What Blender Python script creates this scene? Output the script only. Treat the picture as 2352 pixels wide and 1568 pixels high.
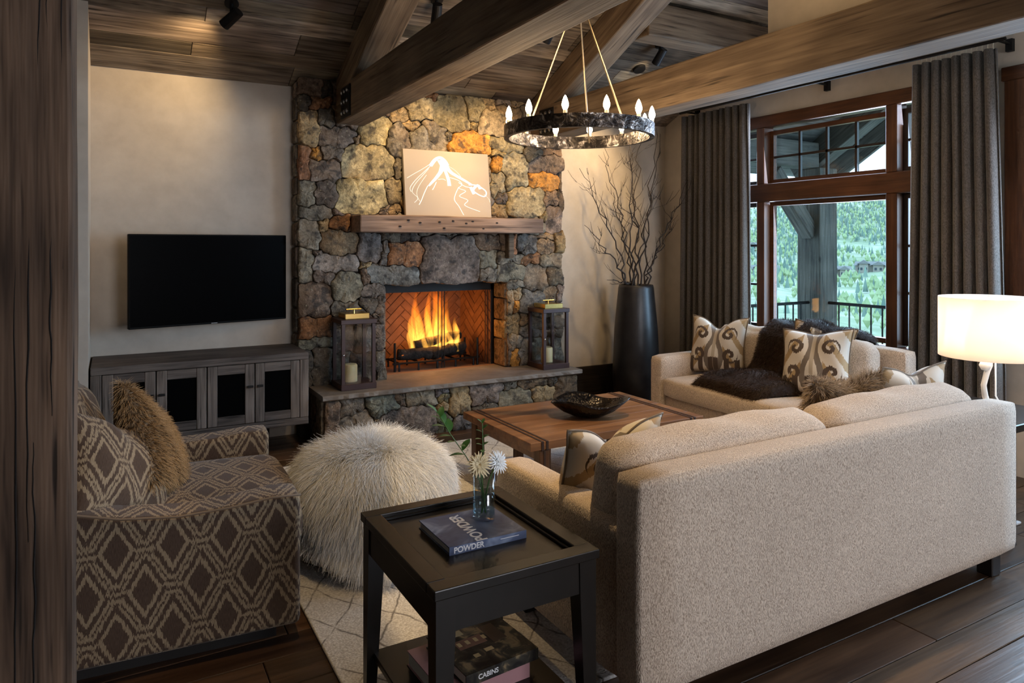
import bpy, bmesh, math, random
import numpy as np
from mathutils import Vector, Matrix, Euler

for o in list(bpy.data.objects):
    bpy.data.objects.remove(o, do_unlink=True)
SC = bpy.context.scene
COL = SC.collection
PI = math.pi

# ---------------------------------------------------------------- camera
cam_d = bpy.data.cameras.new('camera')
cam = bpy.data.objects.new('camera', cam_d)
COL.objects.link(cam)
cam.location = (0, 0, 1.5)
cam.rotation_euler = (PI / 2, 0, math.radians(-29.5))
cam_d.sensor_width = 36
cam_d.lens = 1620 / 2352 * 36
cam_d.shift_y = -222 / 2352
cam_d.clip_start = 0.05
cam_d.clip_end = 3000
SC.camera = cam

# ---------------------------------------------------------------- world, exposure
w = bpy.data.worlds.new('sky')
SC.world = w
w.use_nodes = True
bgn = w.node_tree.nodes['Background']
bgn.inputs[0].default_value = (0.66, 0.83, 1.0, 1)
bgn.inputs[1].default_value = 1.8
SC.view_settings.view_transform = 'Standard'
SC.view_settings.look = 'None'
SC.view_settings.exposure = 0.78
SC.view_settings.gamma = 1.0
SC.view_settings.use_curve_mapping = False
SC.cycles.use_denoising = True
SC.cycles.max_bounces = 6
SC.cycles.diffuse_bounces = 3
SC.cycles.glossy_bounces = 3
SC.cycles.transmission_bounces = 6
SC.cycles.transparent_max_bounces = 12
SC.cycles.sample_clamp_indirect = 4.0
SC.cycles.caustics_reflective = False
SC.cycles.caustics_refractive = False
SC.cycles.volume_step_rate = 2.0
SC.cycles.adaptive_threshold = 0.04
SC.cycles.adaptive_min_samples = 12

def area_light(name, loc, target, sx, sy, power, color):
    d = bpy.data.lights.new(name, 'AREA')
    d.shape = 'RECTANGLE'
    d.size, d.size_y, d.energy, d.color = sx, sy, power, color
    o = bpy.data.objects.new(name, d)
    COL.objects.link(o)
    o.location = loc
    o.rotation_euler = (Vector(target) - Vector(loc)).to_track_quat('-Z', 'Y').to_euler()
    return o

def spot_light(name, loc, target, power, color, angle, blend=0.6, size=0.03):
    d = bpy.data.lights.new(name, 'SPOT')
    d.energy, d.color, d.spot_size, d.spot_blend, d.shadow_soft_size = power, color, math.radians(angle), blend, size
    o = bpy.data.objects.new(name, d)
    COL.objects.link(o)
    o.location = loc
    o.rotation_euler = (Vector(target) - Vector(loc)).to_track_quat('-Z', 'Y').to_euler()
    return o

WARM = (1.0, 0.68, 0.33)
COOL = (0.62, 0.76, 1.0)
# daylight through the window beside the loveseat and the tall window to the right
area_light('daylight_window', (5.22, 3.75, 1.70), (0, 3.4, 0.9), 2.2, 1.9, 84, COOL)
area_light('daylight_side', (5.22, 1.50, 1.72), (1.5, 1.2, 0.5), 1.45, 1.55, 72, COOL)
area_light('rear_fill', (2.7, -3.4, 1.7), (2.7, 1.6, 0.5), 2.0, 2.2, 66, (0.97, 0.91, 0.93))  # unseen fill from behind the camera, placed to reach the sofa back

# ---------------------------------------------------------------- helpers
def link(o, parent=None):
    COL.objects.link(o)
    if parent is not None:
        o.parent = parent
    return o

def tag(o, label=None, cat=None, group=None, kind=None):
    if label: o['label'] = label
    if cat: o['category'] = cat
    if group: o['group'] = group
    if kind: o['kind'] = kind
    return o

def thing(name, label=None, cat=None, loc=(0, 0, 0), rz=0.0, group=None, kind=None):
    o = bpy.data.objects.new(name, None)
    o.empty_display_size = 0.1
    o.location = loc
    o.rotation_euler = (0, 0, rz)
    link(o)
    return tag(o, label, cat, group, kind)

def mesh_obj(name, verts, faces, mat=None, parent=None, smooth=False, loc=None, rot=None):
    me = bpy.data.meshes.new(name)
    me.from_pydata([tuple(v) for v in verts], [], [tuple(f) for f in faces])
    me.update()
    if smooth:
        me.polygons.foreach_set('use_smooth', [True] * len(me.polygons))
    if mat: me.materials.append(mat)
    o = bpy.data.objects.new(name, me)
    if loc: o.location = loc
    if rot: o.rotation_euler = rot
    return link(o, parent)

def share(name, src, parent=None, loc=(0, 0, 0), rot=(0, 0, 0), scale=(1, 1, 1)):
    o = bpy.data.objects.new(name, src.data if hasattr(src, 'data') else src)
    o.location, o.rotation_euler, o.scale = loc, rot, scale
    return link(o, parent)

class MB:
    """collects primitives into one mesh"""
    def __init__(s):
        s.v, s.f = [], []
    def add(s, vs, fs, M=None):
        n = len(s.v)
        for p in vs:
            p = Vector(p)
            s.v.append(tuple(M @ p) if M is not None else tuple(p))
        s.f += [tuple(i + n for i in f) for f in fs]
        return s
    def box(s, a, b, M=None, bev=0.0, seg=2):
        a, b = Vector(a), Vector(b)
        if bev <= 0:
            vs = [(x, y, z) for x in (a.x, b.x) for y in (a.y, b.y) for z in (a.z, b.z)]
            fs = [(0, 1, 3, 2), (4, 6, 7, 5), (0, 4, 5, 1), (2, 3, 7, 6), (0, 2, 6, 4), (1, 5, 7, 3)]
            return s.add(vs, fs, M)
        bm = bmesh.new()
        bmesh.ops.create_cube(bm, size=1.0)
        d = b - a
        c = (a + b) / 2
        for v in bm.verts:
            v.co = Vector((v.co.x * d.x + c.x, v.co.y * d.y + c.y, v.co.z * d.z + c.z))
        bmesh.ops.bevel(bm, geom=bm.edges[:], offset=min(bev, min(abs(d.x), abs(d.y), abs(d.z)) * 0.49), segments=seg, profile=0.5, affect='EDGES')
        bm.verts.ensure_lookup_table()
        s.add([v.co for v in bm.verts], [[v.index for v in f.verts] for f in bm.faces], M)
        bm.free()
        return s
    def tube(s, pts, rad, n=8, cap=True):
        pts = [Vector(p) for p in pts]
        if not hasattr(rad, '__len__'): rad = [rad] * len(pts)
        base = len(s.v)
        up = Vector((0, 0, 1))
        prev = None
        for i, p in enumerate(pts):
            t = (pts[min(i + 1, len(pts) - 1)] - pts[max(i - 1, 0)])
            t = t.normalized() if t.length > 1e-9 else Vector((0, 0, 1))
            if prev is None:
                a = t.orthogonal().normalized()
            else:
                a = (prev - t * prev.dot(t))
                a = a.normalized() if a.length > 1e-6 else t.orthogonal().normalized()
            prev = a
            b = t.cross(a)
            for k in range(n):
                q = 2 * PI * k / n
                s.v.append(tuple(p + (a * math.cos(q) + b * math.sin(q)) * rad[i]))
        for i in range(len(pts) - 1):
            for k in range(n):
                k2 = (k + 1) % n
                s.f.append((base + i * n + k, base + i * n + k2, base + (i + 1) * n + k2, base + (i + 1) * n + k))
        if cap:
            s.f.append(tuple(base + k for k in range(n))[::-1])
            s.f.append(tuple(base + (len(pts) - 1) * n + k for k in range(n)))
        return s
    def lathe(s, prof, n=24, c=(0, 0, 0), cap=True):
        base = len(s.v)
        for (r, z) in prof:
            for k in range(n):
                q = 2 * PI * k / n
                s.v.append((c[0] + r * math.cos(q), c[1] + r * math.sin(q), c[2] + z))
        for i in range(len(prof) - 1):
            for k in range(n):
                k2 = (k + 1) % n
                s.f.append((base + i * n + k, base + i * n + k2, base + (i + 1) * n + k2, base + (i + 1) * n + k))
        if cap and prof[0][0] > 1e-5: s.f.append(tuple(base + k for k in range(n))[::-1])
        if cap and prof[-1][0] > 1e-5: s.f.append(tuple(base + (len(prof) - 1) * n + k for k in range(n)))
        return s
    def build(s, name, mat=None, parent=None, smooth=False, loc=None, rot=None):
        return mesh_obj(name, s.v, s.f, mat, parent, smooth, loc, rot)

def box(name, a, b, mat, parent=None, bev=0.0, seg=2, centre=True, smooth=False):
    """box between two corners; origin at its centre so that grain follows it"""
    a, b = Vector(a), Vector(b)
    c = (a + b) / 2 if centre else Vector((0, 0, 0))
    o = MB().box(a - c, b - c, None, bev, seg).build(name, mat, parent, smooth)
    o.location = c
    return o

def beam_between(name, p0, p1, wid, hgt, mat, parent=None, bev=0.012, rough=0.0, seed=0):
    """timber whose local x runs from p0 to p1 (centre line), with slightly hewn faces"""
    p0, p1 = Vector(p0), Vector(p1)
    L = (p1 - p0).length
    x = (p1 - p0).normalized()
    y = Vector((0, 0, 1)).cross(x)
    y = y.normalized() if y.length > 1e-6 else Vector((0, 1, 0))
    z = x.cross(y)
    bm = bmesh.new()
    bmesh.ops.create_cube(bm, size=1.0)
    for v in bm.verts: v.co = Vector((v.co.x * L, v.co.y * wid, v.co.z * hgt))
    bmesh.ops.bevel(bm, geom=bm.edges[:], offset=bev, segments=2, profile=0.5, affect='EDGES')
    if rough > 0:
        ed = [e for e in bm.edges if abs((e.verts[0].co - e.verts[1].co).x) > L * 0.5]
        bmesh.ops.subdivide_edges(bm, edges=ed, cuts=max(8, int(L / 0.12)), use_grid_fill=True)
        r = random.Random(seed)
        ph = [r.uniform(0, 6.28) for _ in range(8)]
        for v in bm.verts:
            c = v.co
            v.co.y += rough * (math.sin(c.x * 2.3 + ph[0]) + .6 * math.sin(c.x * 7.1 + ph[1] + c.z * 9)) * (1 if c.y > 0 else -.8) + r.uniform(-.3, .3) * rough
            v.co.z += rough * (math.sin(c.x * 1.9 + ph[2]) + .6 * math.sin(c.x * 6.3 + ph[3] + c.y * 9)) * (1 if c.z > 0 else -.8) + r.uniform(-.3, .3) * rough
    me = bpy.data.meshes.new(name)
    bm.to_mesh(me); bm.free()
    if mat: me.materials.append(mat)
    o = bpy.data.objects.new(name, me)
    link(o, parent)
    o.matrix_local = Matrix(((x.x, y.x, z.x, 0), (x.y, y.y, z.y, 0), (x.z, y.z, z.z, 0), (0, 0, 0, 1)))
    o.location = (p0 + p1) / 2
    return o

def box_uv(o, s=1.0):
    me = o.data
    uv = me.uv_layers.new(name='UVMap')
    for p in me.polygons:
        n = p.normal
        ax = max(range(3), key=lambda i: abs(n[i]))
        for li in p.loop_indices:
            c = me.vertices[me.loops[li].vertex_index].co
            uv.data[li].uv = ((c.x, c.y) if ax == 2 else (c.x, c.z) if ax == 1 else (c.y, c.z))
    return o

# ---------------------------------------------------------------- material helpers
class NT:
    def __init__(s, name):
        s.m = bpy.data.materials.new(name)
        s.m.use_nodes = True
        s.t = s.m.node_tree
        s.b = s.t.nodes['Principled BSDF']
        s.out = s.t.nodes['Material Output']
    def n(s, typ, **kw):
        nd = s.t.nodes.new(typ)
        for k, v in kw.items():
            if k.startswith('i_'):
                nd.inputs[k[2:].replace('_', ' ')].default_value = v
            else:
                setattr(nd, k, v)
        return nd
    def l(s, a, b):
        s.t.links.new(a, b)
    def val(s, op, a, b=None, c=None):
        nd = s.n('ShaderNodeMath', operation=op)
        for i, x in enumerate((a, b, c)):
            if x is None: continue
            if isinstance(x, (int, float)): nd.inputs[i].default_value = x
            else: s.l(x, nd.inputs[i])
        return nd.outputs[0]
    def ramp(s, fac, stops, interp='LINEAR'):
        nd = s.n('ShaderNodeValToRGB')
        nd.color_ramp.interpolation = interp
        els = nd.color_ramp.elements
        while len(els) < len(stops): els.new(0.5)
        for e, (p, c) in zip(els, stops):
            e.position = p
            e.color = (c[0], c[1], c[2], 1) if hasattr(c, '__len__') else (c, c, c, 1)
        s.l(fac, nd.inputs[0])
        return nd.outputs[0]
    def mix(s, fac, a, b, mode='MIX'):
        nd = s.n('ShaderNodeMix', data_type='RGBA', blend_type=mode)
        for i, x in ((0, fac), (6, a), (7, b)):
            if isinstance(x, (int, float)): nd.inputs[i].default_value = x
            elif hasattr(x, '__len__'): nd.inputs[i].default_value = (x[0], x[1], x[2], 1)
            else: s.l(x, nd.inputs[i])
        return nd.outputs[2]
    def coords(s, kind='Object', scale=(1, 1, 1), rnd=False):
        tc = s.n('ShaderNodeTexCoord')
        v = tc.outputs[kind]
        if rnd:
            oi = s.n('ShaderNodeObjectInfo')
            mm = s.val('MULTIPLY', oi.outputs['Random'], 37.0)
            ad = s.n('ShaderNodeVectorMath', operation='ADD')
            cb = s.n('ShaderNodeCombineXYZ')
            for i in range(3): s.l(mm, cb.inputs[i])
            s.l(v, ad.inputs[0]); s.l(cb.outputs[0], ad.inputs[1])
            v = ad.outputs[0]
        mp = s.n('ShaderNodeMapping')
        mp.inputs['Scale'].default_value = scale
        s.l(v, mp.inputs['Vector'])
        return mp.outputs[0]
    def noise(s, vec, scale, detail=4, rough=0.55, dist=0.0):
        nd = s.n('ShaderNodeTexNoise')
        nd.inputs['Scale'].default_value = scale
        nd.inputs['Detail'].default_value = detail
        nd.inputs['Roughness'].default_value = rough
        nd.inputs['Distortion'].default_value = dist
        s.l(vec, nd.inputs['Vector'])
        return nd.outputs[0]
    def voro(s, vec, scale, feature='F1', out='Distance'):
        nd = s.n('ShaderNodeTexVoronoi', feature=feature)
        nd.inputs['Scale'].default_value = scale
        s.l(vec, nd.inputs['Vector'])
        return nd.outputs[out]
    def bump(s, h, strength=0.3, dist=0.01, prev=None):
        nd = s.n('ShaderNodeBump')
        nd.inputs['Strength'].default_value = strength
        nd.inputs['Distance'].default_value = dist
        s.l(h, nd.inputs['Height'])
        if prev is not None: s.l(prev, nd.inputs['Normal'])
        s.l(nd.outputs[0], s.b.inputs['Normal'])
        return nd.outputs[0]
    def col(s, c):
        if hasattr(c, '__len__'): s.b.inputs['Base Color'].default_value = (c[0], c[1], c[2], 1)
        else: s.l(c, s.b.inputs['Base Color'])
    def set(s, **kw):
        for k, v in kw.items():
            s.b.inputs[k.replace('_', ' ')].default_value = v
        return s

def plain(name, c, rough=0.6, metal=0.0, **kw):
    t = NT(name)
    t.col(c)
    t.set(Roughness=rough, Metallic=metal, **kw)
    return t.m

def wood(name, dark, light, axis=0, rough=0.7, scale=1.0, tint=False, grain=1.0, spec=0.3, knots=True, bump=0.35):
    t = NT(name)
    st = [14.0, 14.0, 14.0]; st[axis] = 0.9
    st = [x * scale for x in st]
    v = t.coords('Object', tuple(st), rnd=True)
    n1 = t.noise(v, 1.6, 3, 0.65, 0.6)
    st2 = [60.0] * 3; st2[axis] = 2.5
    v2 = t.coords('Object', tuple(x * scale for x in st2), rnd=True)
    n2 = t.noise(v2, 1.0, 2, 0.6)
    v3 = t.coords('Object', (1.6, 1.6, 1.6), rnd=True)
    n3 = t.noise(v3, 1.7, 1, 0.5)
    m = t.val('ADD', t.val('MULTIPLY', n1, 0.62), t.val('MULTIPLY', n2, 0.38 * grain))
    m = t.val('ADD', m, t.val('MULTIPLY', t.val('SUBTRACT', n3, 0.5), 0.45))
    c = t.ramp(m, [(0.31, dark), (0.5, [(a * .55 + b * .45) for a, b in zip(dark, light)]), (0.68, light)])
    if bump > 0.3:
        c = t.mix(t.ramp(n2, [(0.27, 0.85), (0.40, 0.0)]), c, [x * 0.3 for x in dark])
    if knots:
        st4 = [5.0] * 3; st4[axis] = 2.2
        v4 = t.coords('Object', tuple(st4), rnd=True)
        vo = t.voro(v4, 0.9)
        k = t.ramp(vo, [(0.03, 1.0), (0.09, 0.0)])
        c = t.mix(t.val('MULTIPLY', k, 0.75), c, [x * 0.35 for x in dark])
    if tint:
        oi = t.n('ShaderNodeObjectInfo')
        c = t.mix(1.0, c, oi.outputs['Color'], 'MULTIPLY')
    t.col(c)
    t.set(Roughness=rough, Specular_IOR_Level=spec)
    t.bump(n2, bump, 0.004)
    return t.m

def fabric(name, c1, c2, scale=220, rough=0.95, bump=0.5, wig=True):
    t = NT(name)
    v = t.coords('Object')
    if wig:
        nv = t.n('ShaderNodeTexNoise'); nv.inputs['Scale'].default_value = 26; nv.inputs['Detail'].default_value = 0; t.l(v, nv.inputs['Vector'])
        ad = t.n('ShaderNodeVectorMath', operation='MULTIPLY_ADD')
        t.l(nv.outputs['Color'], ad.inputs[0]); ad.inputs[1].default_value = (0.02, 0.02, 0.02); t.l(v, ad.inputs[2])
        v2 = ad.outputs[0]
        mp = t.n('ShaderNodeMapping'); mp.inputs['Scale'].default_value = (1.5, 1.5, 0.55); t.l(v2, mp.inputs['Vector'])
        h = t.noise(mp.outputs[0], scale, 1, 0.5)
    else:
        h = t.noise(v, scale, 2, 0.6)
    big = t.noise(v, 3.0, 1)
    c = t.mix(t.ramp(h, [(0.36, 0.0), (0.6, 1.0)]), c1, c2)
    c = t.mix(0.25, c, t.ramp(big, [(0.3, 0.75), (0.7, 1.1)]), 'MULTIPLY')
    t.col(c)
    t.set(Roughness=rough, Specular_IOR_Level=0.15, Sheen_Weight=0.25, Sheen_Roughness=0.5)
    t.bump(h, bump, 0.006)
    return t.m
# ---------------------------------------------------------------- materials
def mk_plaster():
    t = NT('plaster')
    v = t.coords('Object')
    n1 = t.noise(v, 1.3, 3, 0.6, 0.8)
    n2 = t.noise(v, 9.0, 3, 0.6)
    m = t.val('ADD', t.val('MULTIPLY', n1, 0.6), t.val('MULTIPLY', n2, 0.4))
    t.col(t.ramp(m, [(0.3, (0.40, 0.345, 0.285)), (0.55, (0.49, 0.43, 0.36)), (0.75, (0.56, 0.50, 0.425))]))
    t.set(Roughness=0.55, Specular_IOR_Level=0.3)
    t.bump(n2, 0.12, 0.006)
    return t.m
M_PLASTER = mk_plaster()

def mk_stone():
    t = NT('field_stone')
    v = t.coords('Object', rnd=True)
    n1 = t.noise(v, 7.0, 3, 0.7, 0.5)
    n2 = t.noise(v, 38.0, 3, 0.8)
    n3 = t.noise(v, 2.6, 1, 0.5)
    vo = t.voro(v, 26.0)
    oi = t.n('ShaderNodeObjectInfo')
    base = oi.outputs['Color']
    m = t.val('ADD', t.val('MULTIPLY', n1, 0.55), t.val('MULTIPLY', n2, 0.45))
    k = t.ramp(m, [(0.32, 0.22), (0.44, 0.66), (0.54, 1.10), (0.66, 1.95)])
    c = t.mix(1.0, base, k, 'MULTIPLY')
    # rusty and lichen patches with a shape of their own
    c = t.mix(t.ramp(n3, [(0.56, 0.0), (0.72, 0.45)]), c, (0.22, 0.13, 0.065))
    c = t.mix(t.ramp(t.val('MULTIPLY', vo, t.val('ADD', n1, 0.5)), [(0.10, 0.40), (0.2, 0.0)]), c, (0.40, 0.36, 0.25))
    dk = t.noise(v, 13.0, 2, 0.65)
    c = t.mix(t.ramp(dk, [(0.34, 0.75), (0.46, 0.0)]), c, (0.035, 0.03, 0.028))
    t.col(c)
    t.set(Roughness=0.85, Specular_IOR_Level=0.25)
    b1 = t.bump(m, 0.75, 0.03)
    return t.m
M_STONE = mk_stone()
M_MORTAR = plain('dark_mortar', (0.035, 0.028, 0.022), 0.95)  # dark brown mortar of the core behind the stones

def mk_slab():
    t = NT('hearth_slab_stone')
    v = t.coords('Object')
    n1 = t.noise(v, 2.2, 5, 0.6, 1.0)
    n2 = t.noise(v, 14, 4)
    t.col(t.ramp(t.val('ADD', t.val('MULTIPLY', n1, .7), t.val('MULTIPLY', n2, .3)), [(0.3, (0.11, 0.085, 0.065)), (0.5, (0.18, 0.145, 0.115)), (0.7, (0.25, 0.205, 0.165))]))
    t.set(Roughness=0.68)
    t.bump(n2, 0.35, 0.008)
    return t.m
M_SLAB = mk_slab()

M_BEAM = wood('hewn_beam', (0.085, 0.055, 0.033), (0.235, 0.165, 0.105), 0, 0.75, 0.8, knots=True, bump=0.5)
M_POST = wood('weathered_post', (0.028, 0.017, 0.011), (0.19, 0.12, 0.078), 0, 0.85, 1.0, bump=0.9)
M_MANTEL = wood('mantel_wood', (0.12, 0.07, 0.045), (0.36, 0.235, 0.165), 0, 0.75, 0.9, bump=0.6)
M_CEIL = wood('ceiling_board', (0.075, 0.056, 0.041), (0.37, 0.30, 0.23), 0, 0.8, 0.9, tint=True, bump=0.5)
M_FLOOR = wood('floor_board', (0.032, 0.017, 0.010), (0.115, 0.063, 0.034), 0, 0.34, 0.7, tint=True, bump=0.25, spec=0.5)
M_BASEB = wood('dark_baseboard', (0.012, 0.009, 0.007), (0.03, 0.022, 0.017), 0, 0.5, 1.0, knots=False)
M_WIN = wood('window_wood_y', (0.045, 0.016, 0.007), (0.115, 0.045, 0.019), 1, 0.4, 1.0, knots=False, bump=0.15)
M_WINZ = wood('window_wood_z', (0.045, 0.016, 0.007), (0.115, 0.045, 0.019), 2, 0.4, 1.0, knots=False, bump=0.15)
M_SASH = plain('dark_sash', (0.020, 0.012, 0.010), 0.35)
M_CAB = wood('reclaimed_cabinet_x', (0.042, 0.032, 0.027), (0.165, 0.133, 0.113), 0, 0.75, 1.3, bump=0.4)
M_CABZ = wood('reclaimed_cabinet_z', (0.060, 0.047, 0.038), (0.23, 0.185, 0.155), 2, 0.75, 1.3, bump=0.4)
M_WALNUT = wood('walnut', (0.115, 0.048, 0.020), (0.30, 0.145, 0.062), 0, 0.35, 0.55, knots=False, bump=0.08, spec=0.5)
M_WALNUTZ = wood('walnut_legs', (0.07, 0.032, 0.015), (0.16, 0.078, 0.036), 2, 0.4, 0.8, knots=False, bump=0.08)
M_PORCHX = wood('porch_timber_x', (0.035, 0.032, 0.027), (0.13, 0.115, 0.095), 0, 0.8, 0.8)
M_BLACK = plain('black_iron', (0.012, 0.011, 0.011), 0.5, 0.6)
M_STEEL = plain('dark_steel_plate', (0.02, 0.02, 0.022), 0.45, 0.8)
M_BOLT = plain('steel_bolt', (0.32, 0.32, 0.33), 0.3, 1.0)
M_BRASS = plain('brass', (0.78, 0.56, 0.20), 0.22, 1.0)
M_CHROME = plain('chrome', (0.8, 0.8, 0.8), 0.15, 1.0)
M_LANT = plain('lantern_wood', (0.045, 0.019, 0.017), 0.45)
M_WAX = plain('candle_wax', (0.78, 0.64, 0.36), 0.5, Subsurface_Weight=0.3)

def mk_glass(name, tint=(1, 1, 1), gloss=0.08):
    t = NT(name)
    tr = t.n('ShaderNodeBsdfTransparent'); tr.inputs[0].default_value = (*tint, 1)
    gl = t.n('ShaderNodeBsdfGlossy'); gl.inputs['Roughness'].default_value = 0.03
    mx = t.n('ShaderNodeMixShader'); mx.inputs[0].default_value = gloss
    t.l(tr.outputs[0], mx.inputs[1]); t.l(gl.outputs[0], mx.inputs[2])
    t.l(mx.outputs[0], t.out.inputs['Surface'])
    return t.m
M_PANE = mk_glass('window_glass', (0.84, 0.96, 1.0), 0.02)
M_LGLASS = mk_glass('lantern_glass', (0.92, 0.94, 0.95), 0.07)

# ---------------------------------------------------------------- room shell
YW, YF, XR, XL, ZC, SL = 5.72, 5.58, 5.10, -0.135, 2.745, 0.45      # back wall, stone face, window wall, left nib, ceiling line, pitch
def zceil(y): return ZC + SL * (YW - y)

rnd = random.Random(11)
# floor boards
fl = thing('floor', kind='structure')
box('subfloor', (-4.6, -3.6, -0.06), (XR + 0.2, YW + 0.1, -0.022), plain('subfloor_dark', (0.01, 0.008, 0.006), 0.9), fl)
unit = MB().box((-0.5, -0.5, -0.5), (0.5, 0.5, 0.5)).build('board_proto', M_FLOOR)
def plank_mesh(name, L, W, T, bev, mat):
    o = MB().box((-L / 2, -W / 2, -T / 2), (L / 2, W / 2, T / 2), None, bev, 1).build(name, mat)
    me = o.data
    bpy.data.objects.remove(o)
    return me
bpy.data.objects.remove(unit)
y = -3.5
k = 0
ms = {}
while y < YW:
    W = rnd.choice((0.145, 0.18, 0.215))
    if W not in ms: ms[W] = plank_mesh('plank', 2.4, W - 0.003, 0.022, 0.0025, M_FLOOR)
    x = -4.5 - rnd.uniform(0, 1.6)
    while x < XR:
        L = rnd.uniform(1.5, 2.9)
        x1 = min(x + L, XR + 0.1)
        # boards further than the picture can show stay one strip
        if x1 - x > 0.12:
            o = share('plank', ms[W], fl, ((x + x1) / 2, y + W / 2, -0.011 - rnd.uniform(0, 0.0012)), (0, 0, 0), ((x1 - x - 0.003) / 2.4, 1, 1))
            g = rnd.uniform(0.6, 1.25)
            o.color = (g * rnd.uniform(0.95, 1.1), g, g * rnd.uniform(0.85, 1.0), 1)
        x += L
    y += W

# ceiling boards on the slope
ce = thing('ceiling', kind='structure')
ang = math.atan(SL)
top_y = -0.6
mb = MB()
mb.add([(-4.6, YW + 0.1, zceil(YW + 0.1) + 0.05), (XR + 0.3, YW + 0.1, zceil(YW + 0.1) + 0.05), (XR + 0.3, top_y, zceil(top_y) + 0.05), (-4.6, top_y, zceil(top_y) + 0.05),
        (-4.6, YW + 0.1, zceil(YW + 0.1) + 0.12), (XR + 0.3, YW + 0.1, zceil(YW + 0.1) + 0.12), (XR + 0.3, top_y, zceil(top_y) + 0.12), (-4.6, top_y, zceil(top_y) + 0.12)],
       [(0, 1, 2, 3), (7, 6, 5, 4), (0, 4, 5, 1), (1, 5, 6, 2), (2, 6, 7, 3), (3, 7, 4, 0)])
mb.build('roof_deck', plain('roof_deck_dark', (0.02, 0.015, 0.012), 0.9), ce)
s = 0.0
smax = (YW - top_y) / math.cos(ang)
mc = {}
while s < smax:
    W = rnd.choice((0.14, 0.19, 0.24))
    if W not in mc: mc[W] = plank_mesh('plank', 2.2, W - 0.002, 0.022, 0.003, M_CEIL)
    x = -1.6 - rnd.uniform(0, 1.8)
    sc = s + W / 2
    yy, zz = YW - sc * math.cos(ang), ZC + sc * math.sin(ang)
    while x < XR:
        L = rnd.uniform(0.9, 2.6)
        x1 = min(x + L, XR + 0.08)
        if x1 - x > 0.1:
            o = share('plank', mc[W], ce, ((x + x1) / 2, yy, zz + 0.013 + rnd.uniform(-0.003, 0.003)), (-ang, 0, 0), ((x1 - x - 0.003) / 2.2, 1, 1))
            g = rnd.choice((0.38, 0.55, 0.8, 1.05, 1.4))
            o.color = (g * rnd.uniform(0.97, 1.08), g, g * rnd.uniform(0.88, 1.05), 1)
        x += L
    s += W

def struct(o):
    o['kind'] = 'structure'
    return o
# the rest of the roof over the room behind the camera
mb = MB()
mb.add([(-4.6, top_y, zceil(top_y)), (XR + .3, top_y, zceil(top_y)), (XR + .3, -3.7, 3.2), (-4.6, -3.7, 3.2), (-4.6, top_y, zceil(top_y) + .12), (XR + .3, top_y, zceil(top_y) + .12), (XR + .3, -3.7, 3.32), (-4.6, -3.7, 3.32)],
       [(0, 1, 2, 3), (7, 6, 5, 4), (0, 4, 5, 1), (1, 5, 6, 2), (2, 6, 7, 3), (3, 7, 4, 0)])
o = mb.build('far_slope', plain('ceiling_far_wood', (0.14, 0.10, 0.075), 0.8), ce)

def wall(name, a, b):
    return struct(box(name, a, b, M_PLASTER, centre=False))
def prism_wall(name, x0, x1, y0, y1, z0):
    """wall with its top cut by the roof slope"""
    vs = [(x0, y0, z0), (x1, y0, z0), (x1, y1, z0), (x0, y1, z0), (x0, y0, zceil(y0) + .03), (x1, y0, zceil(y0) + .03), (x1, y1, zceil(y1) + .03), (x0, y1, zceil(y1) + .03)]
    fs = [(3, 2, 1, 0), (4, 5, 6, 7), (0, 1, 5, 4), (1, 2, 6, 5), (2, 3, 7, 6), (3, 0, 4, 7)]
    return struct(mesh_obj(name, vs, fs, M_PLASTER))
# back wall in two plaster fields either side of the chimney
wb = struct(MB().box((-4.6, YW, 0), (1.30, YW + 0.12, ZC + 0.05)).box((3.68, YW, 0), (XR + 0.15, YW + 0.12, ZC + 0.05)).build('wall_back', M_PLASTER))
prism_wall('wall_left', XL - 1.9, XL, 5.12, YW, 0)
wall('wall_far_left', (-4.7, -3.6, 0), (-4.58, YW, 5.2))
# window wall: built round the two openings
W1 = dict(y0=2.66, y1=5.00, z0=0.70, z1=2.60)
W2 = dict(y0=0.70, y1=2.36, z0=0.88, z1=2.60)
mb = MB()
t_ = 0.16
def seg(ya, yb, za, zb):
    if zb is None:
        vs = [(XR, ya, za), (XR + t_, ya, za), (XR + t_, yb, za), (XR, yb, za), (XR, ya, zceil(ya) + .03), (XR + t_, ya, zceil(ya) + .03), (XR + t_, yb, zceil(yb) + .03), (XR, yb, zceil(yb) + .03)]
        mb.add(vs, [(3, 2, 1, 0), (4, 5, 6, 7), (0, 1, 5, 4), (1, 2, 6, 5), (2, 3, 7, 6), (3, 0, 4, 7)])
    else:
        mb.box((XR, ya, za), (XR + t_, yb, zb))
seg(W1['y1'], YW, 0, None)
seg(W1['y0'], W1['y1'], 0, W1['z0']); seg(W1['y0'], W1['y1'], W1['z1'], None)
seg(W2['y1'], W1['y0'], 0, None)
seg(W2['y0'], W2['y1'], 0, W2['z0']); seg(W2['y0'], W2['y1'], W2['z1'], None)
seg(top_y, W2['y0'], 0, None)
mb.box((XR, -3.6, 0), (XR + t_, top_y, 3.3))
struct(mb.build('wall_right', M_PLASTER))
# plaster wall standing on the right-hand tie beam
wg = MB().add([(3.60, 3.08, 2.70), (3.72, 3.08, 2.70), (3.72, -1.0, 2.70), (3.60, -1.0, 2.70), (3.60, 3.08, zceil(3.08)), (3.72, 3.08, zceil(3.08)), (3.72, -1.0, zceil(-.6)), (3.60, -1.0, zceil(-.6))],
              [(3, 2, 1, 0), (4, 5, 6, 7), (0, 1, 5, 4), (1, 2, 6, 5), (2, 3, 7, 6), (3, 0, 4, 7)]).build('wall_gable', M_PLASTER)
struct(wg)
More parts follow.
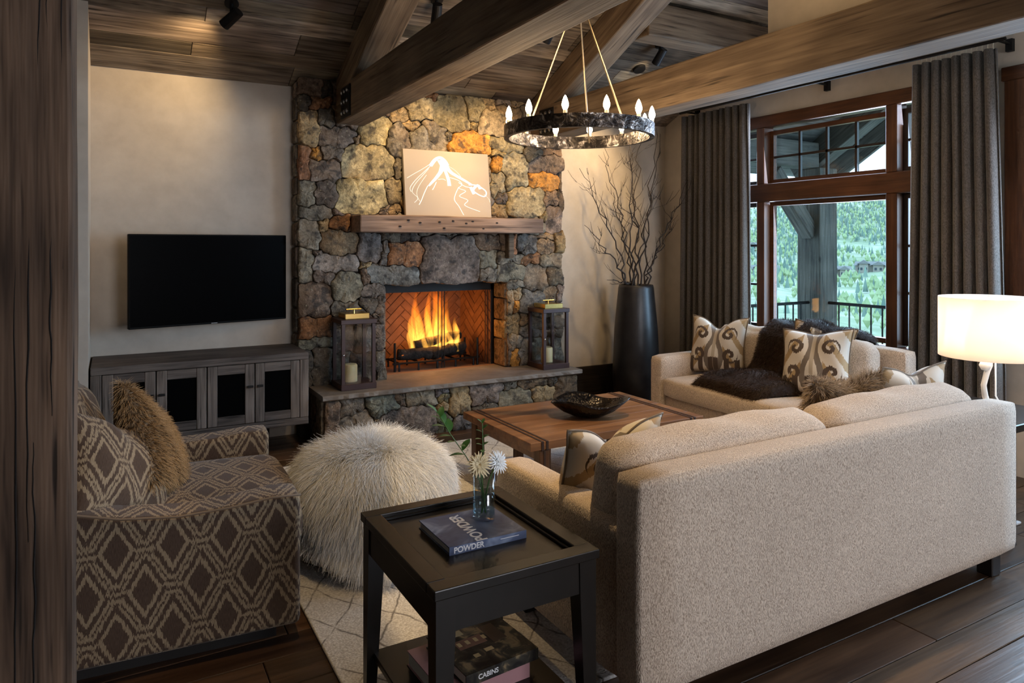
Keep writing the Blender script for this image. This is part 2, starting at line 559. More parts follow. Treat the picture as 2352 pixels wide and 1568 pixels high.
# glazed wall behind the camera: piers, sill and head round its opening
struct(MB().box((-4.6, -3.66, 0), (1.6, -3.54, 3.3)).box((3.8, -3.66, 0), (XR + .16, -3.54, 3.3)).box((1.6, -3.66, 0), (3.8, -3.54, 0.5)).box((1.6, -3.66, 2.9), (3.8, -3.54, 3.3)).build('wall_rear', M_PLASTER))
struct(box('baseboard_back', (3.70, YW - 0.022, 0), (XR, YW, 0.30), M_BASEB, bev=0.004))
struct(box('baseboard_right', (XR - 0.022, 2.66, 0), (XR, YW - 0.022, 0.22), M_BASEB, bev=0.004))

# ---------------------------------------------------------------- timber post by the camera
post = beam_between('timber_post', (-0.225, 1.81, 0.0), (-0.225, 1.81, 3.6), 0.18, 0.30, M_POST, None, 0.012, 0.0025, 3)
# its width lies along world x: the post is turned so that its broad face meets the camera
post.rotation_euler = (0, -PI / 2, 0)
post.location = (-0.222, 1.81, 1.8)
tag(post, 'rough weathered brown timber post at the left edge, close by', 'post')
# deep checks in the post: recessed splits on its broad face
rr = random.Random(4)
for (cx, z0, z1) in ((-0.092, 1.45, 2.2), (-0.131, 1.62, 2.5), (-0.149, 0.9, 1.75), (-0.170, 0.4, 1.5), (-0.110, 1.15, 1.62), (-0.118, 1.9, 2.45), (-0.139, 0.5, 1.1)):
    pts, n = [], 24
    ph = rr.uniform(0, 6)
    for i in range(n + 1):
        f = i / n
        zz = z0 + (z1 - z0) * f
        pts.append((cx + 0.0015 * math.sin(f * 7 + ph) + 0.0012 * math.sin(f * 23 + ph) + rr.uniform(-.0006, .0006), 1.7192, zz))
    o = MB().tube(pts, [0.0013 * math.sin(PI * (i + .6) / (n + 1.2)) + 0.0004 for i in range(n + 1)], 5).build('check_split', plain('split_dark', (0.008, 0.005, 0.004), 0.95))
    o.parent = post
    o.matrix_parent_inverse = (Matrix.Translation(post.location) @ post.rotation_euler.to_matrix().to_4x4()).inverted()

# ---------------------------------------------------------------- roof trusses
def truss(x0, x1, label, seed):
    r = thing('roof_truss', label, 'truss', (0, 0, 0), 0, 'timber trusses')
    xc, wd = (x0 + x1) / 2, x1 - x0
    ZB, ZT = 2.455, 2.735
    beam_between('tie_beam', (xc, YF - 0.02, (ZB + ZT) / 2), (xc, -2.6, (ZB + ZT) / 2), wd, ZT - ZB, M_BEAM, r, 0.012, 0.0022, seed)
    # rafter under the boards, housed on the tie beam
    d = 0.24
    def rp(y): return Vector((xc, y, zceil(y) - d / 2 / math.cos(ang) - 0.004))
    beam_between('rafter', rp(5.52), rp(0.2), wd * 0.96, d, M_BEAM, r, 0.012, 0.003, seed + 7)
    # steel side plates with bolts at the heel
    for side, xs in ((-1, x0), (1, x1)):
        pl = box('steel_plate', (xs - 0.006, 5.15, 2.465), (xs + 0.006, 5.38, 2.70), M_STEEL, r, 0.002, 1)
        for i in range(3):
            for j in range(3):
                b = MB().lathe([(0.017, 0), (0.017, 0.010), (0.009, 0.017), (0, 0.018)], 8).build('bolt', M_BOLT, pl)
                b.rotation_euler = (0, side * PI / 2, 0)
                b.location = (side * 0.006, (i - 1) * 0.070, (j - 1) * 0.078)
    return r
truss(1.535, 1.765, 'hewn timber truss crossing in front of the fireplace at its left side', 1)
truss(3.33, 3.57, 'long hewn timber truss on the right, before the curtains', 5)
pu = beam_between('ceiling_beam', (3.58, 4.30, zceil(4.30) - 0.14), (XR, 4.30, zceil(4.30) - 0.14), 0.22, 0.26, M_BEAM, None, 0.012, 0.003, 21)
tag(pu, 'short dark ceiling beam beside the plaster gable, above the vase corner', 'beam')
# ---------------------------------------------------------------- stonework
STC = {'b': (0.17, 0.115, 0.075), 'd': (0.115, 0.090, 0.066), 'r': (0.24, 0.115, 0.055), 't': (0.31, 0.22, 0.115), 'p': (0.18, 0.138, 0.105), 'o': (0.48, 0.215, 0.045),
       'g': (0.205, 0.17, 0.128), 'l': (0.305, 0.24, 0.135), 'B': (0.155, 0.138, 0.118), 'P': (0.172, 0.132, 0.108), 'G': (0.16, 0.15, 0.115)}
F_ST = "1348 2748 79 87 b;1466 2752 38 82 d;1422 2613 83 47 r;1302 2596 32 53 d;1334 2410 70 134 t;1458 2501 57 63 d;1552 2351 145 75 p;1278 2128 44 127 r;1383 2216 44 48 o;1516 2218 87 50 p;1456 2085 111 85 g;1805 2176 215 139 l;1874 2431 145 124 l;1696 2338 29 44 t;2072 2567 74 54 t;2266 2641 125 96 l;2082 2366 155 135 g;2190 2472 81 76 t;2061 2140 28 85 g;1594 2738 85 127 d;1784 2782 105 105 b;1632 2528 106 87 d;1860 2619 123 65 b;2031 2809 142 108 g;2386 2746 57 46 r;2551 2641 182 163 l;2377 2425 133 139 g;2593 2714 55 81 t;2758 2692 110 121 l;2897 2760 80 51 t;3051 2782 67 36 p;3182 2788 64 36 t;3104 2689 127 62 t;2942 2588 161 117 l;2774 2538 36 35 t;2507 2426 51 43 g;2723 2381 192 105 o;3092 2410 177 65 l;2980 2314 48 18 t;2995 2227 48 63 o;3176 2144 132 167 l;3378 2330 101 66 d;3572 2370 117 40 b;3510 2258 187 81 p;3355 2676 109 94 g;3577 2708 113 109 b;3460 2496 229 94 p;3468 2860 222 67 b;2344 2843 165 56 b;2685 2866 175 54 g;3053 2880 193 56 t;3470 2072 178 84 o;3676 2010 36 136 d;1310 1901 65 93 g;1471 1902 90 96 d;1745 1884 213 140 l;2019 1945 70 104 l;2037 1789 53 39 t;1936 1784 47 41 p;2263 2342 174 184 g;2196 2033 107 122 l;2196 1829 107 82 t;2444 2152 135 109 g;2464 1899 155 146 l;2748 2165 169 146 t;2776 1890 156 131 g;1388 1750 126 48 B;1564 1763 44 23 p;1329 1580 78 110 g;1444 1652 34 34 t;1562 1676 81 60 r;1568 1518 146 95 b;1306 1340 56 123 g;1400 1442 35 20 p;1536 1352 178 66 g;1444 1236 77 57 p;1624 1152 120 129 g;1820 1481 101 124 B;1782 1672 139 68 b;2080 1676 158 70 g;1993 1567 78 39 d;2157 1564 81 42 d;1933 1438 31 90 B;2144 1422 180 100 r;1773 1342 50 26 t;1780 1248 30 62 b;2009 1255 217 74 B;2530 1382 286 196 P;2481 1672 237 81 g;2936 1672 218 78 b;3326 1671 171 73 g;2542 1567 71 25 d;2880 1524 133 70 b;2886 1370 97 78 g;2890 1235 73 51 p;3066 1524 52 65 b;3156 1475 38 108 r;3305 1511 112 86 B;3488 1488 112 64 b;3512 1577 88 25 t;3650 1513 50 90 t;3130 1374 124 45 g;3339 1364 93 46 r;3578 1354 131 59 g;3134 1256 135 76 g;3390 1181 121 137 p;3620 1202 85 85 d;3296 1898 208 154 l;3544 1940 88 77 b;3012 1808 79 66 t;3028 1943 60 75 d;3003 2026 85 107 l;3592 1739 89 118 p;3464 1776 40 64 t;1378 1073 127 137 b;1841 1128 95 50 p;1636 1001 123 72 d;1792 1019 84 53 d;1910 1009 34 74 p;1378 848 133 83 r;1388 737 131 46 G;1436 553 77 147 d;1290 559 62 139 d;1892 891 36 45 d;1892 738 36 108 P;1896 518 33 111 B;1684 883 166 38 b;1609 746 85 102 p;1775 736 81 104 B;1587 524 69 122 g;1756 510 100 123 d;3189 1142 105 36 g;3122 987 31 109 t;3206 1054 45 45 t;3184 933 32 52 o;3348 990 132 116 B;3556 1042 66 72 b;3670 1025 42 79 d;3157 780 66 91 t;3276 816 53 55 d;3287 714 50 58 B;3104 556 13 136 b;3188 617 63 70 g;3174 485 49 64 o;3280 534 57 123 B;3532 890 181 62 g;3532 775 181 53 d;3438 686 87 40 B;3618 676 94 40 d;3446 522 95 124 g;3622 510 82 126 B"
H_ST = "1390 199 68 164 b;1554 280 91 69 g;1604 130 130 125 p;1783 273 132 89 G;1934 304 46 46 b;2115 293 129 71 g;2296 274 52 46 l;1739 174 37 16 t;1989 118 249 124 P;2299 198 49 34 t;2288 325 79 32 B;2449 238 101 122 t;2672 275 158 96 p;2673 165 117 30 d;2919 325 71 45 g;3137 318 147 49 b;2954 181 168 107 g;3234 216 112 72 t;3356 318 66 46 d;3476 244 130 126 b;2670 61 115 74 g;2992 30 163 56 d;3377 42 222 87 p;2464 62 93 60 B;2302 52 64 101 G"
def cells(spec, x0, x1, z0, z1, inside, step=0.008):
    """power-like cells grown from each stone's centre and half size"""
    S = [q.split() for q in spec.split(';')]
    P = np.array([[float(a) / 1000 for a in q[:4]] for q in S])
    xs = np.arange(x0 + step / 2, x1, step); zs = np.arange(z0 + step / 2, z1, step)
    X, Z = np.meshgrid(xs, zs)
    # wavy field so that the joints are not straight
    Xw = X + 0.010 * np.sin(Z * 31 + 3 * np.sin(X * 9)) + 0.006 * np.sin(Z * 67 + X * 23)
    Zw = Z + 0.010 * np.sin(X * 29 + 2 * np.sin(Z * 11)) + 0.006 * np.sin(X * 71 + Z * 19)
    best = np.full(X.shape, 1e9); idx = np.zeros(X.shape, int)
    for i, (cx, cz, hw, hh) in enumerate(P):
        m = np.maximum(hw, .02), np.maximum(hh, .02)
        r = (np.abs((Xw - cx) / m[0]) ** 5 + np.abs((Zw - cz) / m[1]) ** 5) ** (1 / 5)
        d = (r - 1) * min(m[0], m[1])
        u = d < best
        best[u] = d[u]; idx[u] = i
    ok = inside(X, Z)
    idx[~ok] = -1
    return S, P, xs, zs, idx

def stone_polys(spec, x0, x1, z0, z1, inside, step=0.008, nray=48, gap=0.0012):
    S, P, xs, zs, idx = cells(spec, x0, x1, z0, z1, inside, step)
    out = []
    for i in range(len(S)):
        m = idx == i
        if m.sum() < 14: continue
        jj, ii = np.nonzero(m)
        cx, cz = xs[ii].mean(), zs[jj].mean()
        a, b = int((cx - x0) / step), int((cz - z0) / step)
        if not (0 <= b < idx.shape[0] and 0 <= a < idx.shape[1]) or not m[b, a]:
            q = np.argmin((xs[ii] - cx) ** 2 + (zs[jj] - cz) ** 2)
            cx, cz = xs[ii[q]], zs[jj[q]]
        ring = []
        for k in range(nray):
            th = 2 * PI * (k + .13) / nray
            c, s_ = math.cos(th), math.sin(th)
            r = 0.0
            while True:
                r2 = r + step * 0.5
                a, b = int((cx + c * r2 - x0) / step), int((cz + s_ * r2 - z0) / step)
                if a < 0 or b < 0 or a >= len(xs) or b >= len(zs) or not m[b, a] or r2 > 0.9: break
                r = r2
            ring.append(max(r + step * 0.25 - gap, 0.006))
        # light smoothing of the outline
        rg = [min(ring[k], (ring[k - 1] + ring[(k + 1) % nray]) / 2 + 0.03) for k in range(nray)]
        out.append((cx, cz, [(rg[k] * math.cos(2 * PI * (k + .13) / nray), rg[k] * math.sin(2 * PI * (k + .13) / nray)) for k in range(nray)], S[i][4]))
    return out

rs = random.Random(5)
def stone_obj(parent, cx, cz, poly, key, yface, back, prot, axis='y', flip=1):
    n = len(poly)
    rmax = max(math.hypot(*q) for q in poly)
    vs, fs = [], []
    def ring(k, dy, jit=0.0):
        for (a, b) in poly:
            vs.append((a * k + rs.uniform(-jit, jit), dy + rs.uniform(-jit, jit) * 1.2, b * k + rs.uniform(-jit, jit)))
    tx, tz = rs.uniform(-.06, .06), rs.uniform(-.08, .08)
    kin = max(0.75, 1 - 0.009 / max(rmax, .02))
    ring(1.0, back)
    ring(1.0, -prot + 0.013, 0.0012)
    ring((1 + kin) / 2 + .005, -prot + 0.004, 0.0012)
    ring(kin, -prot, 0.002)
    ring(kin * 0.62, -prot - 0.006, 0.006)
    for i in range(3 * n, 5 * n):
        a, b, c = vs[i]
        vs[i] = (a, b + a * tx + c * tz, c)
    vs.append((0, -prot - 0.008 + rs.uniform(-.004, .004), 0))
    for L in range(4):
        for k in range(n):
            k2 = (k + 1) % n
            fs.append((L * n + k, L * n + k2, (L + 1) * n + k2, (L + 1) * n + k))
    for k in range(n):
        fs.append((4 * n + k, 4 * n + (k + 1) % n, 5 * n))
    o = mesh_obj('stone', vs, fs, M_STONE, parent, True)
    if axis == 'y':
        o.location = (cx, yface, cz)
    c = STC[key]
    g = rs.uniform(0.85, 1.18)
    o.color = (c[0] * g, c[1] * g * rs.uniform(.96, 1.04), c[2] * g * rs.uniform(.92, 1.08), 1)
    return o

OX0, OX1, OZ0, OZ1 = 1.945, 3.085, 0.395, 1.165            # firebox opening in the stone
FX0, FX1 = 1.25, 3.70
fp = thing('stone_fireplace', 'tall field stone chimney breast with an open fire burning in it', 'fireplace', (2.475, 5.58, 0))
def local(o, root):
    o.parent = root
    o.location = Vector(o.location) - Vector(root.location)
    return o
core = MB().box((FX0 + 0.02, YF + 0.012, 0), (OX0 - 0.02, YF + 0.75, 3.2)).box((OX1 + 0.02, YF + 0.012, 0), (FX1 - 0.02, YF + 0.75, 3.2)).box((OX0 - 0.02, YF + 0.012, OZ1 + 0.02), (OX1 + 0.02, YF + 0.75, 3.2)).box((OX0 - 0.02, YF + .012, 0), (OX1 + .02, YF + .75, OZ0 - .03)).build('core', M_MORTAR)
local(core, fp)
ins = lambda X, Z: ((X > FX0 + 0.006 * np.sin(Z * 23)) & (X < FX1 + 0.02 * np.sin(Z * 17 + 1)) & (Z > 0.40) & (Z < zceil(YF) - 0.005) & ~((X > OX0 + 0.012 * np.sin(Z * 19)) & (X < OX1 + 0.008 * np.sin(Z * 15)) & (Z < OZ1 + 0.010 * np.sin(X * 14))))
for (cx, cz, poly, key) in stone_polys(F_ST, 1.22, 3.74, 0.40, 2.86, ins):
    edge = cx < FX0 + 0.2 or cx > FX1 - 0.2
    o = stone_obj(None, cx, cz, poly, key, YF, 0.14 if edge else 0.06, rs.uniform(0.018, 0.05))
    local(o, fp)
# stones that turn the corner into the firebox, right and left jamb
for side, X in ((1, OX1), (-1, OX0)):
    z = OZ0 + 0.005
    for i, h in enumerate((0.25, 0.17, 0.20, 0.14)):
        b = box('stone', (X - 0.012 if side > 0 else X - 0.05, YF - 0.012, z), (X + 0.05 if side > 0 else X + 0.012, YF + 0.20, z + h - 0.008), M_STONE, None, 0.012, 2)
        c = STC[('b', 't', 'b', 'g')[i]]
        b.color = (c[0], c[1], c[2], 1)
        local(b, fp)
        z += h
# right edge and left edge return stones on the flanks, against the plaster
for X, s in ((FX0 + 0.02, -1), (FX1 - 0.02, 1)):
    z = 0.42
    while z < 2.75:
        h = rs.uniform(0.14, 0.30)
        h = min(h, 2.78 - z)
        b = box('stone', (X - 0.035, YF + 0.02, z), (X + 0.035, YW + 0.02, z + h - 0.01), M_STONE, None, 0.012, 2)
        c = STC[rs.choice('bgdp')]
        b.color = (c[0], c[1], c[2], 1)
        local(b, fp)
        z += h
# bracket of stained wood under the mantel
b = MB().box((-0.028, -0.10, -0.10), (0.028, 0.02, 0.115), None, 0.01).build('corbel', M_BEAM); b.location = (3.085, YF - 0.02, 1.48); local(b, fp)

# firebox: steel surround, brick-lined box
def mk_brick():
    t = NT('firebrick')
    v = t.coords('Object', rnd=True)
    n = t.noise(v, 9, 5)
    t.col(t.ramp(n, [(0.3, (0.13, 0.055, 0.025)), (0.7, (0.24, 0.11, 0.052))]))
    t.set(Roughness=0.85)
    t.bump(n, 0.2, 0.004)
    return t.m
M_BRICK = mk_brick()
M_SOOT = plain('sooted_steel', (0.008, 0.007, 0.007), 0.6, 0.3)
BY, FYB = 5.80, 6.27
bx0, bx1 = 2.10, 2.98
fb = MB()
fb.box((OX0 - 0.02, BY, OZ0 - 0.02), (OX0 + 0.03, BY + 0.03, OZ1 + 0.03)).box((OX1 - 0.03, BY, OZ0 - 0.02), (OX1 + 0.03, BY + 0.03, OZ1 + 0.03)).box((OX0, BY, 1.085), (OX1, BY + 0.03, OZ1 + 0.05))
fb.box((OX0, YF + 0.0, OZ1 + 0.005), (OX1, BY + 0.03, OZ1 + 0.03))
o = fb.build('firebox_surround', M_SOOT); local(o, fp)
lin = MB()
fz0, fz1 = OZ0 - 0.005, 1.12
xl, xr = OX0 + 0.03, OX1 - 0.03
lin.add([(xl, BY, fz0), (bx0, FYB + .03, fz0), (bx0, FYB + .03, fz1), (xl, BY, fz1)], [(3, 2, 1, 0)])
lin.add([(xr, BY, fz0), (bx1, FYB + .03, fz0), (bx1, FYB + .03, fz1), (xr, BY, fz1)], [(0, 1, 2, 3)])
lin.add([(bx0, FYB + .03, fz0), (bx1, FYB + .03, fz0), (bx1, FYB + .03, fz1), (bx0, FYB + .03, fz1)], [(0, 1, 2, 3)])
lin.add([(xl, BY, fz1), (xr, BY, fz1), (bx1, FYB + .03, fz1), (bx0, FYB + .03, fz1)], [(0, 1, 2, 3)])
o = lin.build('firebox_lining', plain('fire_mortar', (0.13, 0.058, 0.028), 0.9)); local(o, fp)
o = MB().box((xl - .05, YF + 0.1, OZ0 - 0.03), (xr + .05, FYB + .04, OZ0)).build('firebox_floor', plain('firebox_floor_brick', (0.20, 0.10, 0.055), 0.8)); local(o, fp)

def clip_poly(poly, u0, u1, v0, v1):
    def cut(pl, f):
        out = []
        for i in range(len(pl)):
            a, b = pl[i - 1], pl[i]
            fa, fb_ = f(a), f(b)
            if (fa >= 0) != (fb_ >= 0):
                k = fa / (fa - fb_)
                out.append((a[0] + (b[0] - a[0]) * k, a[1] + (b[1] - a[1]) * k))
            if fb_ >= 0: out.append(b)
        return out
    for f in (lambda p: p[0] - u0, lambda p: u1 - p[0], lambda p: p[1] - v0, lambda p: v1 - p[1]):
        poly = cut(poly, f)
        if len(poly) < 3: return None
    return poly
def herringbone(P0, U, wid, hgt):
    """bricks laid herringbone on the panel P0 + u*U + v*Z"""
    P0, U = Vector(P0), Vector(U).normalized()
    N = U.cross(Vector((0, 0, 1)))                   # out of the panel, towards the room
    a, b, g = 0.20, 0.066, 0.006
    c45 = math.sqrt(.5)
    nb = 3
    for i in range(-14, 15):
        for j in range(-6, 7):
            for horiz in (0, 1):
                # herringbone lattice in the turned frame
                ox, oy = i * b + j * a * 1.0, i * b - j * a * 1.0
                if horiz: x0, y0, w_, h_ = ox, oy, a, b
                else: x0, y0, w_, h_ = ox, oy + b, b, a
                q = [(x0 + g / 2, y0 + g / 2), (x0 + w_ - g / 2, y0 + g / 2), (x0 + w_ - g / 2, y0 + h_ - g / 2), (x0 + g / 2, y0 + h_ - g / 2)]
                q = [((x - y) * c45 + wid / 2, (x + y) * c45 + hgt / 2 - 0.1) for x, y in q]
                q = clip_poly(q, 0, wid, 0, hgt)
                if not q: continue
                ar = abs(sum(q[k - 1][0] * q[k][1] - q[k][0] * q[k - 1][1] for k in range(len(q)))) / 2
                if ar < 0.0006: continue
                cu, cv = sum(p[0] for p in q) / len(q), sum(p[1] for p in q) / len(q)
                n = len(q)
                vs = [U * (p[0] - cu) + Vector((0, 0, p[1] - cv)) for p in q] + [U * ((p[0] - cu) * .96) + Vector((0, 0, (p[1] - cv) * .96)) + N * 0.004 for p in q]
                fs = [tuple(range(n, 2 * n))] + [(k, (k + 1) % n, n + (k + 1) % n, n + k) for k in range(n)]
                o = mesh_obj('firebrick', vs, fs, M_BRICK)
                o.location = P0 + U * cu + Vector((0, 0, cv))
                local(o, fp)
herringbone((bx0, FYB + .028, fz0), (1, 0, 0), bx1 - bx0, fz1 - fz0)
dl = Vector((bx0 - xl, FYB + .03 - BY, 0))
herringbone((xl + .002, BY, fz0), dl, dl.length, fz1 - fz0)
dr = Vector((xr - bx1, BY - FYB - .03, 0))
herringbone((bx1 - .002, FYB + .03, fz0), dr, dr.length, fz1 - fz0)
# rods of the mesh screens hanging inside the opening
for X in (2.54, 2.575, 2.60, OX1 - 0.07, OX1 - 0.05):
    o = MB().tube([(X, BY + 0.035, OZ0), (X, BY + 0.035, 1.09)], 0.004, 6).build('screen_rod', M_SOOT); local(o, fp)

# raised hearth
he = thing('stone_hearth', 'raised stone hearth with a thick slab top in front of the fire', 'hearth', (2.47, 5.38, 0))
hc = MB().box((1.375, 5.20, 0), (3.565, YF + 0.01, 0.355)).build('core', M_MORTAR); local(hc, he)
insh = lambda X, Z: (X > 1.345) & (X < 3.60) & (Z > 0.0) & (Z < 0.355)
for (cx, cz, poly, key) in stone_polys(H_ST, 1.30, 3.64, 0.0, 0.37, insh):
    o = stone_obj(None, cx, cz, poly, key, 5.19, 0.06, rs.uniform(0.012, 0.035)); local(o, he)
for X in (1.36, 3.58):
    yy = 5.20
    for (d, z0, z1) in ((0.17, 0.0, 0.355), (0.12, 0.0, 0.16), (0.12, 0.16, 0.355), (0.09, 0.0, 0.355)):
        if (d, z0) == (0.12, 0.16): yy -= 0.12
        b = box('stone', (X - 0.03, yy, z0 + .004), (X + 0.03, yy + d - .008, z1 - .004), M_STONE, None, 0.012, 2)
        c = STC[rs.choice('bgdp')]
        b.color = (c[0], c[1], c[2], 1)
        local(b, he)
        yy += d
# slab with a chipped front edge
nx = 60
vs, fs = [], []
re_ = random.Random(9)
for i in range(nx + 1):
    x = 1.325 + (3.62 - 1.325) * i / nx
    j = re_.uniform(-0.006, 0.006)
    vs += [(x, YF + 0.15, 0.397), (x, 5.135 + j, 0.397), (x, 5.128 + j + re_.uniform(-.004, .004), 0.390), (x, 5.128 + j + re_.uniform(-.006, .004), 0.366), (x, 5.14 + j, 0.357), (x, YF + 0.15, 0.357)]
for i in range(nx):
    for k in range(6):
        k2 = (k + 1) % 6
        fs.append((i * 6 + k, i * 6 + k2, (i + 1) * 6 + k2, (i + 1) * 6 + k))
fs += [(0, 5, 4, 3, 2, 1), tuple(nx * 6 + k for k in range(6))]
o = mesh_obj('slab', [(a, b, c) for a, b, c in vs], fs, M_SLAB); local(o, he)

# mantel shelf
mt = beam_between('mantel_shelf', (1.657, 5.43, 1.666), (3.32, 5.43, 1.666), 0.26, 0.132, M_MANTEL, None, 0.010, 0.0035, 31)
tag(mt, 'reclaimed timber mantel shelf across the stone chimney breast', 'mantel')
rm = random.Random(2)
for (x, z) in ((2.05, .03), (2.15, .012), (2.32, .02), (2.36, -.03), (2.44, .03), (2.56, .012), (2.62, .03), (2.72, -.03), (1.98, -.02), (2.85, .02)):
    o = MB().lathe([(0.009, -.003), (0.007, 0.001), (0, 0.0015)], 8).build('nail_hole', plain('nail_hole_dark', (0.01, 0.006, 0.005), 0.9), mt)
    o.rotation_euler = (PI / 2, 0, 0)
    o.scale = (1.5, 0.8, 1)
    o.location = (x - 2.4885, -0.1345, z)

# fire grate, logs, flames
gr = thing('fire_grate', 'black iron fire grate holding burning logs', 'grate', (2.53, 5.98, OZ0))
gm = lambda pts, r: MB().tube(pts, r, 6)
for x in (-0.36, -0.18, 0.0, 0.18, 0.36):
    gm([(x, -0.15, 0.0), (x, -0.15, 0.07), (x, 0.13, 0.07), (x, 0.13, 0.0)], 0.009).build('grate_bar', M_BLACK, gr)
for x in (-0.40, 0.40):
    gm([(x, -0.15, 0.0), (x, -0.15, 0.25)], 0.011).build('grate_upright', M_BLACK, gr)
    gm([(x, 0.12, 0.0), (x, 0.12, 0.22)], 0.011).build('grate_upright', M_BLACK, gr)
for y in (-0.15, 0.13):
    gm([(-0.42, y, 0.07), (0.42, y, 0.07)], 0.010).build('grate_rail', M_BLACK, gr)

def mk_log():
    t = NT('charred_log')
    v = t.coords('Object')
    n = t.noise(v, 22, 5, 0.7)
    t.col(t.ramp(n, [(0.35, (0.006, 0.005, 0.005)), (0.6, (0.03, 0.024, 0.02)), (0.75, (0.08, 0.07, 0.065))]))
    t.set(Roughness=0.95)
    g = t.noise(v, 6, 4, 0.6)
    em = t.ramp(g, [(0.60, (0, 0, 0)), (0.70, (1.0, 0.22, 0.02)), (0.8, (1.0, 0.55, 0.12))])
    t.l(em, t.b.inputs['Emission Color'])
    t.b.inputs['Emission Strength'].default_value = 1.6
    t.bump(n, 0.8, 0.02)
    return t.m
M_LOG = mk_log()
def log(p0, p1, r, label, seed):
    q = random.Random(seed)
    n = 9
    pts = [Vector(p0).lerp(Vector(p1), i / n) + Vector((q.uniform(-.008, .008), q.uniform(-.008, .008), q.uniform(-.006, .006))) for i in range(n + 1)]
    o = MB().tube(pts, [r * q.uniform(0.82, 1.1) for _ in pts], 10).build('fire_log', M_LOG, None, True)
    return tag(o, label, 'log', 'burning logs on the grate')
log((2.20, 5.93, 0.525), (2.60, 5.90, 0.53), 0.055, 'charred log lying front left on the grate', 1)
log((2.44, 6.02, 0.52), (2.86, 6.0, 0.525), 0.05, 'charred log at the back right of the grate', 2)
log((2.50, 5.89, 0.52), (2.84, 5.93, 0.56), 0.045, 'charred log front right, glowing at its end', 3)
log((2.36, 5.95, 0.60), (2.82, 6.0, 0.66), 0.042, 'topmost charred log slanting up to the right', 4)

fire = thing('log_fire', 'orange and yellow flames rising from the logs in the firebox', 'fire', (2.56, 5.96, 0.52))
def mk_flame():
    t = NT('flame')
    t.t.nodes.remove(t.b)
    tc = t.n('ShaderNodeTexCoord')
    sp = t.n('ShaderNodeSeparateXYZ'); t.l(tc.outputs['Object'], sp.inputs[0])
    z = t.val('MULTIPLY', sp.outputs[2], 1.6)
    mp = t.n('ShaderNodeMapping'); mp.inputs['Scale'].default_value = (16, 16, 4.5); t.l(tc.outputs['Object'], mp.inputs['Vector'])
    nz = t.noise(mp.outputs[0], 1.0, 3, 0.6, 1.2)
    c = t.ramp(z, [(0.0, (1.0, 0.50, 0.085)), (0.3, (1.0, 0.42, 0.05)), (0.6, (1.0, 0.24, 0.014)), (1.0, (0.9, 0.12, 0.004))])
    f = t.ramp(z, [(0.0, 0.8), (0.25, 1.0), (0.6, 0.75), (1.0, 0.30)])
    f2 = t.ramp(nz, [(0.34, 0.15), (0.60, 1.0)])
    em = t.n('ShaderNodeEmission')
    t.l(c, em.inputs[0])
    t.l(t.val('MULTIPLY', t.val('MULTIPLY', f, f2), 17.0), em.inputs[1])
    t.l(em.outputs[0], t.out.inputs['Volume'])
    return t.m
M_FLAME = mk_flame()
rf = random.Random(8)
FL = [(-0.20, 0, 0.36, .055), (-0.13, .02, 0.50, .065), (-0.06, -.02, 0.44, .06), (0.01, .01, 0.66, .07), (0.05, .04, 0.60, .06), (0.09, -.01, 0.52, .05), (0.15, .02, 0.40, .06), (0.21, 0, 0.32, .05), (0.24, .03, 0.26, .045), (-0.16, .04, 0.58, .045), (-0.02, .05, 0.62, .05), (-0.23, -.03, 0.24, .04), (0.13, -.05, 0.20, .04), (0.02, -.07, 0.18, .035), (-0.10, -.05, 0.20, .04), (0.20, -.05, 0.16, .035)]
for (x, yv, h, r) in FL:
    n = 12
    pts, rad = [], []
    ph, ph2 = rf.uniform(0, 6), rf.uniform(0, 6)
    for i in range(n + 1):
        f = i / n
        pts.append((x + 0.028 * f * math.sin(f * 5 + ph) + 0.02 * f * (-1 if x < 0 else .3), yv + 0.02 * f * math.sin(f * 4 + ph2), h * f))
        rad.append(r * (0.55 + 0.9 * f) * (1 - f) ** 0.75 + 0.0008)
    MB().tube(pts, rad, 9).build('flame', M_FLAME, fire, True)
pd = bpy.data.lights.new('fire_glow', 'POINT')
pd.energy, pd.color, pd.shadow_soft_size = 4.5, (1.0, 0.38, 0.08), 0.10
po = bpy.data.objects.new('fire_glow', pd); link(po, fire); po.location = (0, -0.02, 0.22)
# ---------------------------------------------------------------- windows
def window_unit(root, ya, yb, za, zb, cols=1, rows=1, vbars=None, hbars=None, thick=0.034):
    """sash round one light, muntin bars, one pane per light; plane of the glass at XR + 0.075"""
    xg = XR + 0.075
    f = 0.038
    sash = MB()
    sash.box((xg - 0.022, ya, za), (xg + 0.022, ya + f, zb)).box((xg - 0.022, yb - f, za), (xg + 0.022, yb, zb))
    sash.box((xg - 0.022, ya + f, za), (xg + 0.022, yb - f, za + f)).box((xg - 0.022, ya + f, zb - f), (xg + 0.022, yb - f, zb))
    sash.build('sash', M_WIN if (yb - ya) > 0.7 else M_SASH, root)
    vy = vbars or [ya + f + (yb - ya - 2 * f) * i / cols for i in range(1, cols)]
    hz = hbars or [za + f + (zb - za - 2 * f) * i / rows for i in range(1, rows)]
    for v in vy:
        box('muntin', (xg - 0.012, v - 0.010, za + f), (xg + 0.012, v + 0.010, zb - f), M_SASH, root)
    for h in hz:
        box('muntin', (xg - 0.012, ya + f, h - 0.010), (xg + 0.012, yb - f, h + 0.010), M_SASH, root)
    ys = [ya + f] + sorted(vy) + [yb - f]
    zs = [za + f] + sorted(hz) + [zb - f]
    for i in range(len(ys) - 1):
        for j in range(len(zs) - 1):
            box('pane', (xg - 0.002, ys[i] + .008, zs[j] + .008), (xg + 0.002, ys[i + 1] - .008, zs[j + 1] - .008), M_PANE, root)

w1 = thing('window_1', kind='structure')
